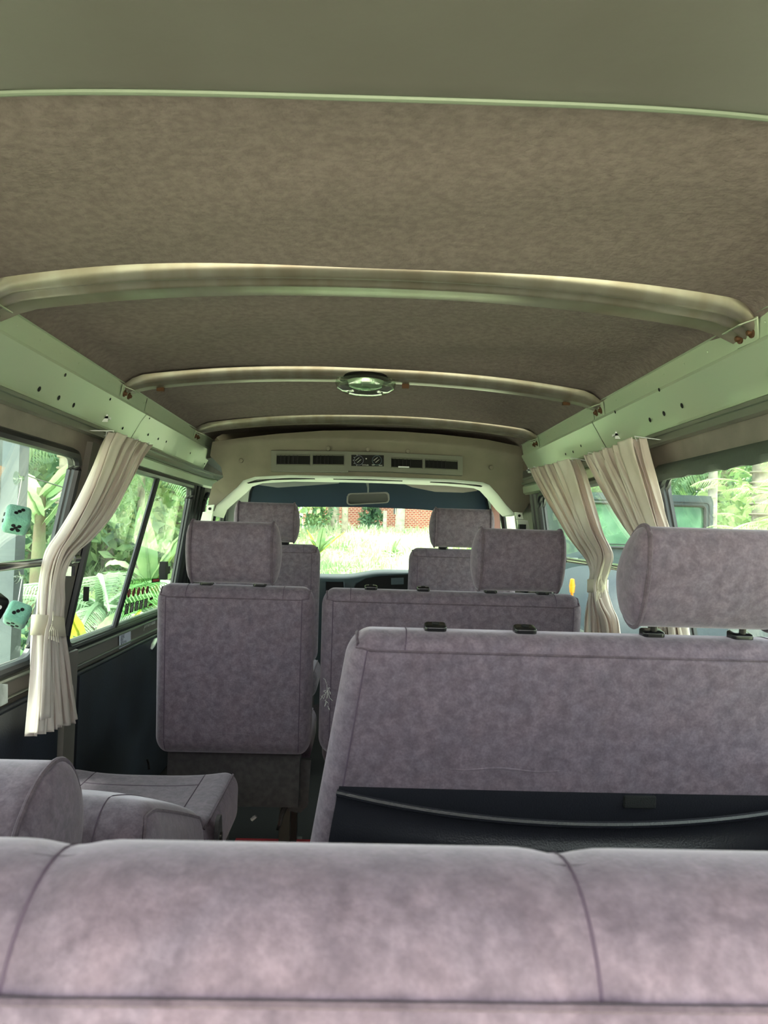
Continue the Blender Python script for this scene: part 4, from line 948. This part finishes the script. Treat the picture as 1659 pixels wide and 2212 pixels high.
# ================================================================== OUTSIDE
def gh(x, y):
    r = math.hypot(x*.9, y); r2 = math.hypot(x, y)
    t = max(0, min(1, (r-4.5)/20)); h = -.62 + 1.85*(t*t*(3-2*t)*.55+t*.45)
    return h + .05*math.sin(x*1.3+y*.7)*min(1, max(0, (r2-3))*.3)
N = 110; xs2 = [-32+64*i/N for i in range(N+1)]; ys2 = [-26+66*j/N for j in range(N+1)]
mb = MB(); mb.grid([[Vector((x, y, gh(x, y))) for x in xs2] for y in ys2]); mb.build('ground', m_ground, None, angle=180, kind='structure')

def blades(n, area, hmin, hmax, seed, wid=.02):
    r_ = np.random.RandomState(seed); v = []; f = []
    for i in range(n):
        x, y = area(r_); z = gh(x, y); h = r_.uniform(hmin, hmax); a = r_.uniform(0, 6.28); b = r_.uniform(0, 6.28); w = wid*r_.uniform(.5, 1.4); l = h*r_.uniform(.1, .8)
        dx, dy = math.cos(a)*w, math.sin(a)*w; lx, ly = math.cos(b)*l, math.sin(b)*l; k = len(v)
        v += [(x-dx, y-dy, z-.03), (x+dx, y+dy, z-.03), (x+dx*.7+lx*.35, y+dy*.7+ly*.35, z+h*.6), (x-dx*.7+lx*.35, y-dy*.7+ly*.35, z+h*.6), (x+lx, y+ly, z+h)]
        f += [(k, k+1, k+2, k+3), (k+3, k+2, k+4)]
    return v, f
def area_front(r): y = 24-14*r.rand()**.8; return (r.uniform(-.22, .28)*y, y)
def area_left(r): y = r.uniform(4.5, 18); return (-y*r.uniform(.18, .58), y)
def area_right(r): y = r.uniform(4, 18); return (y*r.uniform(.17, .6), y)
mb = MB(); mb.add(*blades(15000, area_front, .06, .26, 1)); mb.build('grass', m_grass, None, smooth=False, kind='stuff', label='long sunlit grass on the field ahead of the van', cat='grass')
mb = MB(); mb.add(*blades(12000, area_left, .15, .6, 2, .016)); mb.build('grass', m_grass, None, smooth=False, kind='stuff', label='long grass and weeds outside the left windows', cat='grass')
mb = MB(); mb.add(*blades(8000, area_right, .15, .5, 3, .016)); mb.build('grass', m_grass, None, smooth=False, kind='stuff', label='grass outside the right windows around the parked van', cat='grass')
def straw(r): y = r.uniform(13, 21); return (r.uniform(-.12, .14)*y, y)
mb = MB(); r_ = np.random.RandomState(5)
for i in range(900):
    x, y = straw(r_); z = gh(x, y)+.06; a = r_.uniform(0, 3.14); l = r_.uniform(.1, .4); mb.tube([(x, y, z+r_.uniform(-.03, .05)), (x+l*math.cos(a), y+l*math.sin(a), z+r_.uniform(-.03, .1))], .008, 3, cap=False)
mb.build('dry_straw', mat('straw', rgb(214, 190, 160), .9), None, smooth=False, kind='stuff', label='dry cut stalks scattered over the field ahead', cat='straw')

# foliage builders
def leaf_cloud(blobs, n, size, seed, droop=.3, narrow=.45):
    r_ = np.random.RandomState(seed); v = []; f = []
    wts = np.array([b[3]**2 for b in blobs]); wts = wts/wts.sum()
    for i in range(n):
        b = blobs[r_.choice(len(blobs), p=wts)]; d = r_.normal(size=3); d /= np.linalg.norm(d); rr = b[3]*(r_.uniform(.55, 1.05))
        c = np.array(b[:3])+d*rr*np.array([1, 1, .8]); a = r_.normal(size=3)+d*.5; a[2] -= droop; a /= np.linalg.norm(a)
        u = np.cross(a, r_.normal(size=3)); u /= np.linalg.norm(u)+1e-9; L = size*r_.uniform(.6, 1.3); w = L*narrow
        k = len(v); v += [tuple(c), tuple(c+a*L*.5+u*w*.5), tuple(c+a*L), tuple(c+a*L*.5-u*w*.5)]; f.append((k, k+1, k+2, k+3))
    return v, f
def tree(name, label, x, y, h, cw, m, n=2600, size=.16, seed=1, trunk=True, group=None, th=None, tm=None, r0=.12, low=.25):
    g = gh(x, y); rt = thing(name, label, 'tree' if 'tree' in name else 'bush', (x, y, g), group); r_ = random.Random(seed)
    if trunk:
        mb = MB(); top = g+h*.8; mb.tube([(x, y, g-.1), (x+.1*r_.uniform(-1, 1), y, g+h*.35), (x+.3*r_.uniform(-1, 1), y, top)], [r0, r0*.75, r0*.3], 8)
        for k in range(4):
            z = g+h*(.35+.1*k); a = r_.uniform(0, 6.28); mb.tube([(x, y, z), (x+math.cos(a)*cw*.4, y+math.sin(a)*cw*.4, z+h*.2)], [r0*.4, r0*.15], 6)
        mb.build('trunk', tm or m_trunk, rt)
    bl = [(x+r_.uniform(-.6, .6)*cw, y+r_.uniform(-.6, .6)*cw, g+h*r_.uniform(low, .95), cw*r_.uniform(.3, .55)) for _ in range(11)]
    mb = MB(); mb.add(*leaf_cloud(bl, n, size, seed)); mb.build('foliage', m, rt, smooth=False, kind='stuff')
    return rt
def frond_mesh(L, seed, m, name='frond', width=.42, lift=.55, n=46):
    r_ = random.Random(seed); mb = MB(); pts = []
    for i in range(13):
        t = i/12; pts.append(Vector((L*t*(1-.12*t*t), 0, L*(lift*t - .75*t*t*lift*1.6))))
    mb.tube(pts, [.022*(1-.85*i/12)+.003 for i in range(13)], 5)
    P_ = cat(pts, 4)
    for k in range(n):
        t = .12+.86*k/n; q = P_[int(t*(len(P_)-1))]; w = width*L*.5*math.sin(math.pi*min(1, .18+t*.85))**.7
        for s in (-1, 1):
            a = .75+.3*t; d = Vector((math.cos(a), s*math.sin(a), -.12+r_.uniform(-.1, .05))); e_ = q+d*w*.55; g_ = q+d*w+Vector((0, 0, -w*.42)); u = Vector((.009, 0, 0))*L*.6
            mb.add([q-u, q+u, e_+u, e_-u, g_], [(0, 1, 2, 3), (3, 2, 4)])
    me = bpy.data.meshes.new(name); me.from_pydata(mb.v, [], mb.f); me.materials.append(m); return me
FR = [frond_mesh(1.0, i, m_palm, lift=l) for i, l in enumerate((.35, .6, .9))]
FRD = frond_mesh(1.0, 9, m_dryleaf, 'dry_frond', lift=.1)
def palm(x, y, th, L, label, seed, nf=13, tr=.11, tm=None, group=None, zoff=0):
    r_ = random.Random(seed); g = gh(x, y); rt = thing('palm_tree', label, 'palm', (x, y, g), group)
    mb = MB(); mb.tube([(x, y, g-.2), (x+.02, y, g+th*.5), (x, y, g+th)], [tr*1.3, tr, tr*.85], 12)
    if tr > .05:
        for k in range(int(th/.12)): mb.tube([(x+tr*1.06*math.cos(a), y+tr*1.06*math.sin(a), g+.1+k*.12) for a in [i*math.pi/5 for i in range(10)]], .012, 4, True)
    mb.build('trunk', tm or m_trunk, rt)
    for k in range(nf):
        o = bpy.data.objects.new('frond', FR[k % 3]); COL.objects.link(o); o.parent = rt; o.location = (0, 0, th-.02*k*L*.2)
        sc = L*r_.uniform(.8, 1.15); o.scale = (sc, sc, sc); o.rotation_euler = (r_.uniform(-.25, .25), r_.uniform(-.35, .55), k*2.4+r_.uniform(-.3, .3))
    return rt
def big_leaf(L, Wd, m, seed, bend=1.0, name='leaf'):
    r_ = random.Random(seed); rows = []; n = 14
    for i in range(n+1):
        t = i/n; w = Wd*math.sin(math.pi*min(1, t*.92+.06))**.6*.5; x = L*(math.sin(t*1.2*bend)/(1.2*bend)); z = L*(.75*t - .55*bend*t*t)
        rows.append([Vector((x, j*w/2, z - abs(j)*w*.12 + .01*math.sin(i*2+j))) for j in (-2, -1, 0, 1, 2)])
    mb = MB(); mb.grid(rows); mb.tube([r[2]+Vector((0, 0, -.006)) for r in rows], [.02*(1-i/(n+1))+.003 for i in range(n+1)], 5)
    me = bpy.data.meshes.new(name); me.from_pydata([tuple(v) for v in mb.v], [], mb.f); me.materials.append(m); me.shade_smooth(); return me
BL = [big_leaf(1, .30, m_banana, 1, .8), big_leaf(1, .34, m_banana, 2, 1.2), big_leaf(1, .26, m_banana, 3, .4)]
BY = big_leaf(1, .24, m_yellow, 4, .3)
def banana(x, y, h, L, label, seed, nl=7, yellow=0, group=None):
    r_ = random.Random(seed); g = gh(x, y); rt = thing('banana_plant', label, 'plant', (x, y, g), group)
    mb = MB(); mb.tube([(x, y, g-.1), (x, y, g+h*.6), (x, y, g+h)], [.045*h, .035*h, .02*h], 10); mb.build('stem', mat_stem, rt)
    for k in range(nl):
        o = bpy.data.objects.new('leaf', BY if k < yellow else BL[k % 3]); COL.objects.link(o); o.parent = rt; o.location = (0, 0, h*(.80+.03*k))
        s_ = L*r_.uniform(.75, 1.2); o.scale = (s_, s_, s_); o.rotation_euler = (r_.uniform(-.2, .2), r_.uniform(-.7, .1), k*2.4+r_.uniform(-.4, .4))
mat_stem = mat('banana_stem', rgb(104, 112, 80), .7, c2=rgb(98, 84, 66), scale=6)

def gxy(px, y): p = at_y(px, 1155, y); return p.x, y
# left side: concrete post, banana, palms, bushes
x, y = gxy(-5, 3.6); post = MB(); post.box((x-.10, y-.055, gh(x, y)-.1), (x-.0, y+.055, 3.2)); post.build('concrete_post', m_concrete, None, label='grey concrete post outside the left window behind the plush dice', cat='post', smooth=False)
x, y = gxy(28, 3.5); post = MB(); post.box((x-.04, y-.05, gh(x, y)-.1), (x+.035, y+.05, 3.2)); post.build('concrete_column', mat('blue_grey_cement', rgb(78, 86, 90), .9, c2=rgb(96, 104, 106), scale=5, detail=6), None, label='narrow darker cement column beside the pale post, left window', cat='post', smooth=False)
wr = MB(); pa = at_y(-10, 1000, 4.2); pb = at_y(160, 1060, 5.0); wr.tube([pa, (pa+pb)/2+Vector((0, 0, -.01)), pb], .004, 5); wr.build('wire', m_steel, None, label='thin wire strung outside the left window', cat='wire')
x, y = gxy(85, 6.5); banana(x, y, 1.75, .8, 'young banana plant seen behind the upper mint dice', 3, 6)
x, y = gxy(205, 5.6); banana(x, y, .55, .62, 'low banana shoot with yellow leaves outside the left sliding window', 4, 6, 3)
x, y = gxy(262, 5.2); banana(x, y, .45, .6, 'low green shoot beside the window divider outside', 8, 6, 1)
x, y = gxy(330, 7.5); banana(x, y, .9, .8, 'banana clump farther off, right of the window divider', 9, 7, 1)
x, y = gxy(225, 6.6); palm(x, y, .75, 1.35, 'coconut palm with drooping fronds in the left sliding window', 1, 13, .07)
x, y = gxy(140, 8.0); palm(x, y, 2.3, 1.7, 'tall palm whose fronds fill the top of the left near window', 2, 14, .1)
x, y = gxy(300, 9.5); palm(x, y, 2.2, 1.6, 'palm standing back behind the banana clump on the left', 6, 13, .05)
GT = 'dense green trees beyond the left windows'
for k, (px, y_, h, cw, m_, sd) in enumerate(((-60, 9, 4.5, 2.2, m_bush3, 11), (60, 11, 5, 2.4, m_bush, 12), (150, 13, 5.5, 2.6, m_bush2, 13), (240, 11.5, 4.2, 2.0, m_bush, 14), (310, 14, 5.0, 2.6, m_bush3, 15), (390, 12, 4.0, 2.0, m_bush2, 16), (460, 15, 5, 2.6, m_bush, 17), (530, 19, 6, 3, m_bush2, 18), (20, 16, 7, 3.4, m_bush2, 19), (200, 18, 7.5, 3.6, m_bush, 20), (350, 20, 7.5, 3.6, m_bush2, 21), (-200, 10, 5, 2.5, m_bush, 22))):
    x, y = gxy(px, y_); tree('leafy_tree', '%s tree in the growth beyond the left windows, %s' % ({'bush_leaf': 'mid green', 'bright_bush_leaf': 'pale green', 'blue_green_leaf': 'bluish green'}[m_.name], ('by the concrete post', 'behind the concrete post', 'above the upper dice', 'behind the curtain', 'above the window divider', 'at the sliding window front edge', 'left of the front headrests', 'behind the front passenger headrest', 'tallest behind the dice', 'tallest behind the curtain', 'tallest right of the divider', 'at the far left edge')[k]), x, y, h, cw, m_, 3000, .20, sd, True, GT, low=.08)
for k, (px, y_, sd) in enumerate(((110, 6.2, 31), (170, 5.2, 32), (300, 6.4, 33), (240, 7.6, 34), (345, 6.8, 35), (30, 5.8, 36), (390, 8, 37))):
    x, y = gxy(px, y_); tree('low_bush', 'low leafy shrub outside the left windows, %s' % ('between the two dice', 'behind the tied curtain', 'right of the window divider', 'left of the window divider', 'above the green sticker', 'beside the concrete post', 'by the window latch')[k], x, y, .65, .5, (m_bush2, m_bush, m_bush3)[k % 3], 900, .10, sd, False, 'undergrowth shrubs on the left', low=.1)
# ahead: house, trunks, bushes
yh2 = 24.5
hx0 = at_y(655, 1100, yh2).x; hx1 = at_y(966, 1100, yh2).x; hz0 = 0.9
hr = thing('brick_house', 'red brick house across the field seen through the windscreen', 'house', ((hx0+hx1)/2, yh2, hz0))
wA = at_y(850, 1100, yh2); wB = at_y(866, 1111, yh2)
fill_holes([(hx0, hz0), (hx1, hz0), (hx1, 3.6), (hx0, 3.6)], [[(wA.x, wB.z), (wB.x, wB.z), (wB.x, wB.z+.9), (wA.x, wB.z+.9)]], lambda a, b, t: Vector((a, yh2+t, b)), 'brick_wall', m_brick, hr, .22)
mb = MB(); mb.box((hx1-.2, yh2+.22, hz0), (hx1, yh2+6, 3.6)); mb.box((hx0, yh2+.22, hz0), (hx0+.2, yh2+6, 3.6)); mb.build('side_wall', m_brick, hr, smooth=False)
mb = MB(); mb.box((wA.x, yh2+.1, wB.z), (wB.x, yh2+.14, wB.z+.9)); wo = mb.build('window', m_rubber, hr, smooth=False)
mb = MB()
for k in range(5): xx = wA.x+(wB.x-wA.x)*k/4; mb.box((xx-.012, yh2+.03, wB.z), (xx+.012, yh2+.06, wB.z+.9))
mb.build('window_bars', m_white, wo, smooth=False)
mb = MB(); mb.prism([(hx0-.4, yh2-.5, 3.55), (hx0-.4, yh2+3, 4.9), (hx0-.4, yh2+6.5, 3.55)], (hx1-hx0+.8, 0, 0)); mb.build('roof', m_tin, hr, smooth=False)
def trunk(px0, px1, y, top, r, m, label, br=()):
    a = at_y(px0, 1150, y); b = at_y(px1, 1090, y); g = gh(a.x, y); b.z = g+top
    rt = thing('tree_trunk', label, 'tree', (a.x, y, g)); mb = MB(); mb.tube([(a.x, y, g-.2), ((a.x+b.x)/2, y, g+top*.5), (b.x, y, g+top)], [r*1.2, r, r*.8], 10); t = mb.build('trunk', m, rt)
    for z, dx, dz in br:
        mb = MB(); mb.tube([(a.x, y, g+z), (a.x+dx*.5, y, g+z+dz*.4), (a.x+dx, y, g+z+dz)], [r*.5, r*.35, r*.2], 6); mb.build('branch', m, rt)
    mb = MB(); mb.add(*leaf_cloud([(b.x, y, g+top, 1.3), (b.x-.8, y, g+top-.3, .9), (b.x+.8, y, g+top-.2, .9)], 900, .25, int(px0))); mb.build('foliage', m_bush, rt, smooth=False, kind='stuff')
trunk(862, 876, 22, 4.5, .12, m_trunk2, 'pale leaning tree trunk in front of the brick house')
trunk(719, 722, 22.5, 4.5, .15, m_trunk, 'grey tree trunk before the left end of the brick house')
trunk(745, 742, 20, 3.5, .08, m_trunk, 'thin forked tree in front of the brick wall', ((.9, -.6, .5), (1.0, .7, .5), (.7, .5, .7)))
mb = MB(); a = at_y(831, 1140, 21); mb.box((a.x-.05, 20.95, gh(a.x, 21)-.1), (a.x+.05, 21.05, at_y(831, 1103, 21).z)); mb.build('fence_post', m_trunk2, None, label='slim pale post standing by itself before the brick wall', cat='post', smooth=False)
for k, (px, y_, h, cw, m_, lb) in enumerate(((672, 22, 1.5, .5, m_bush, 'shrub at the left end of the brick house'), (800, 23.6, .9, .4, m_bush3, 'shrub against the middle of the brick wall'), (1000, 23, 3.0, 1.6, m_bush2, 'yellow green bush right of the brick house'), (610, 21, 3.5, 1.8, m_bush3, 'bush behind the front passenger headrest'), (1075, 18, 3.5, 1.8, m_bush2, 'bright bush through the right front door window'), (1150, 15, 3.5, 1.9, m_bush2, 'bright bush left of the parked dark van'))):
    x, y = gxy(px, y_); tree('leafy_bush', lb, x, y, h, cw, m_, 1500 if y_ > 20 else 2600, .14, 50+k, False, low=.05)
x, y = gxy(690, 15); banana(x, y, .3, .62, 'banana plant with drooping yellow leaf at the left of the field', 12, 6, 2)
x, y = gxy(848, 16.5); banana(x, y, .05, .42, 'tuft of broad green leaves in the middle of the field', 14, 6, 0)
for k in range(9):
    x = -14+k*3.6; y = 29+(k % 2)*2; tree('distant_tree', 'tall tree in the line behind the brick house, %s from the left' % ('first', 'second', 'third', 'fourth', 'fifth', 'sixth', 'seventh', 'eighth', 'ninth')[k], x, y, 9, 3.2, (m_bush, m_bush3, m_bush2)[k % 3], 2200, .4, 70+k, True, 'trees behind the brick house', low=.1, r0=.25)

# right side: parked van, tree with feathery leaves, palms
yv = 8.0
V = lambda px, py, y=yv: at_y(px, py, y)
xl = V(1222, 1100).x; xr = V(1541, 1100).x; zt = V(1400, 1067).z; g = gh((xl+xr)/2, yv)
vr = thing('parked_van', 'dark slate van parked outside the right windows, rear end facing', 'van', ((xl+xr)/2, yv+.5, g))
wz0 = V(1400, 1185).z; wz1 = V(1480, 1092).z
def vmap(a, b, t): return Vector((a, yv+t, b))
ow = rrect([(xl+.22, wz0), (xr-.09, wz0), (xr-.09, wz1), (xl+.22, wz1)], .05)
fill_holes(rrect([(xl, g+.32), (xr, g+.32), (xr, zt), (xl, zt)], .09), [ow], vmap, 'rear_door', m_carbody, vr, .05)
mb = MB()
for k in range(2): mb.box(((xl if k == 0 else xr-.04), yv+.05, g+.32), ((xl+.04 if k == 0 else xr), yv+3.6, zt-.08))
mb.box((xl, yv+.05, zt-.08), (xr, yv+3.6, zt)); mb.box((xl, yv+.05, g+.3), (xr, yv+3.6, g+.36)); mb.box((xl, yv+3.55, g+.3), (xr, yv+3.6, zt)); mb.build('body', m_carbody, vr, smooth=False)
mb = MB(); mb.prism([Vector((a, yv+.02, b)) for a, b in ow], (0, .006, 0)); gp = mb.build('rear_window', m_carglass, vr, smooth=False)
mb = MB(); mb.tube([Vector((a, yv-.004, b)) for a, b in ow], .018, 6, True); mb.tube([Vector((a*1.0+(.03 if a < 3 else .045), yv-.004, b+.035)) for a, b in ow], .006, 5, True); mb.build('window_seal', m_rubber, gp)
for (cxx, cyy) in ((xl+.12, yv+.7), (xr-.12, yv+.7), (xl+.12, yv+2.9), (xr-.12, yv+2.9)):
    mb = MB(); mb.lathe((cxx-.09, cyy, g+.32), [(0, 0), (.2, 0), (.3, .01), (.32, .04), (.32, .14), (.3, .18), (0, .18)], 24, (1, 0, 0)); mb.build('wheel', m_rubber, vr)
for sx in (xl+.05, xr-.14):
    mb = MB(); mb.box((sx, yv-.02, g+.75), (sx+.09, yv, g+1.05)); mb.build('tail_lamp', m_amber, vr, smooth=False)
mb = MB(); mb.box((xl+.02, yv-.10, g+.38), (xr-.02, yv, g+.54)); mb.build('bumper', m_black, vr, smooth=False)
# small rounded dark car nearer, its curved bonnet visible under the guard bar
yq = 4.6; c0 = at_y(1290, 1256, yq); g2 = gh(c0.x+.3, yq)
cr = thing('parked_car', 'dark blue grey rounded car roof beside the right wall, under the guard bar', 'car', (c0.x+.3, yq+.9, g2))
hh_ = (c0.z-g2)/2
s2 = Soft((.75, 1.0, hh_), (.55, .5, hh_*.9), lambda p: Vector((c0.x+.62+p.x, yq+1.0+p.y, g2+.16+(hh_+p.z)*.92))); mb = MB(); mb.soft(s2, n=(6, 8, 4), k=6); mb.build('body', mat('dark_blue_grey_car_paint', rgb(22, 34, 44), .6), cr, angle=180)
for a in (-1, 1):
    for b in (.45, 1.6):
        mb = MB(); mb.lathe((c0.x+.62+a*.62-.07, yq+b, g2+.26), [(0, 0), (.2, 0), (.26, .02), (.26, .12), (.2, .14), (0, .14)], 20, (1, 0, 0)); mb.build('wheel', m_rubber, cr)
q = at_y(1236, 1262, 4.5); mb = MB(); mb.lathe(q+Vector((0, 0, -.05)), [(0, 0), (.014, 0), (.018, .04), (.012, .08), (0, .085)], 12); mb.tube([q+Vector((0, 0, -.05)), (q.x, q.y, g2)], .008, 6); mb.build('marker_lamp', m_amber, None, label='small orange marker lamp on a rod outside, beside the middle headrest', cat='lamp')
x, y = gxy(1660, 5.6)
def feather_tree(x, y, h, cw, label, seed):
    g = gh(x, y); rt = thing('feathery_tree', label, 'tree', (x, y, g)); r_ = random.Random(seed)
    mb = MB(); mb.tube([(x, y, g-.1), (x, y, g+h*.5), (x, y, g+h)], [.05, .035, .015], 8); mb.build('trunk', m_trunk, rt)
    fm = frond_mesh(1, 20, m_bush2, 'leaf_spray', .55, .35, 16)
    for k in range(190):
        a = r_.uniform(0, 6.28); z = r_.uniform(.25, 1.0)*h; d = r_.uniform(0, cw)*(1.15-z/h*.6); o = bpy.data.objects.new('leaf_spray', fm); COL.objects.link(o); o.parent = rt
        o.location = (math.cos(a)*d, math.sin(a)*d, z); s_ = r_.uniform(.22, .42); o.scale = (s_, s_, s_*.9); o.rotation_euler = (r_.uniform(-.3, .3), r_.uniform(-.3, .4), a+r_.uniform(-.8, .8))
feather_tree(x+.15, y, 2.05, .95, 'bright feathery leaved young tree outside the near right window', 5)
x, y = gxy(1800, 6.0); feather_tree(x, y, 2.3, 1.0, 'second feathery leaved tree farther right outside', 8)
x, y = gxy(1535, 9.5); palm(x, y, 4.2, 2.3, 'ringed trunk coconut palm outside the near right window', 21, 14, .055, m_trunk2)
x, y = gxy(1640, 8.5); palm(x, y, 2.9, 1.9, 'coconut palm with pale fronds at the right frame edge', 22, 14, .1)
x, y = gxy(1400, 13); palm(x, y, 3.6, 2.4, 'coconut palm behind the parked van', 23, 13, .06, m_trunk2)
x, y = gxy(1225, 12); palm(x, y, 2.4, 1.7, 'palm left of the parked van', 24, 12, .12)
GR = 'dense green trees beyond the right windows'
for k, (px, y_, h, cw) in enumerate(((1290, 17, 5.5, 2.6), (1430, 16, 3.6, 2.4), (1560, 15, 3.2, 2.4), (1700, 13, 4, 2.4), (1350, 21, 7, 3.4), (1230, 20, 6, 3), (1800, 11, 4, 2.4), (1620, 20, 5, 3.2))):
    x, y = gxy(px, y_); tree('leafy_tree', 'leafy tree in the growth beyond the right windows, %s' % ('left of the parked van', 'behind the parked van', 'behind the feathery tree', 'at the right edge', 'tallest left of the parked van', 'behind the front door', 'beyond the right edge', 'tallest behind the feathery tree')[k], x, y, h, cw, (m_bush2, m_bush, m_bush3)[k % 3], 3000, .2, 90+k, True, GR, low=.08)
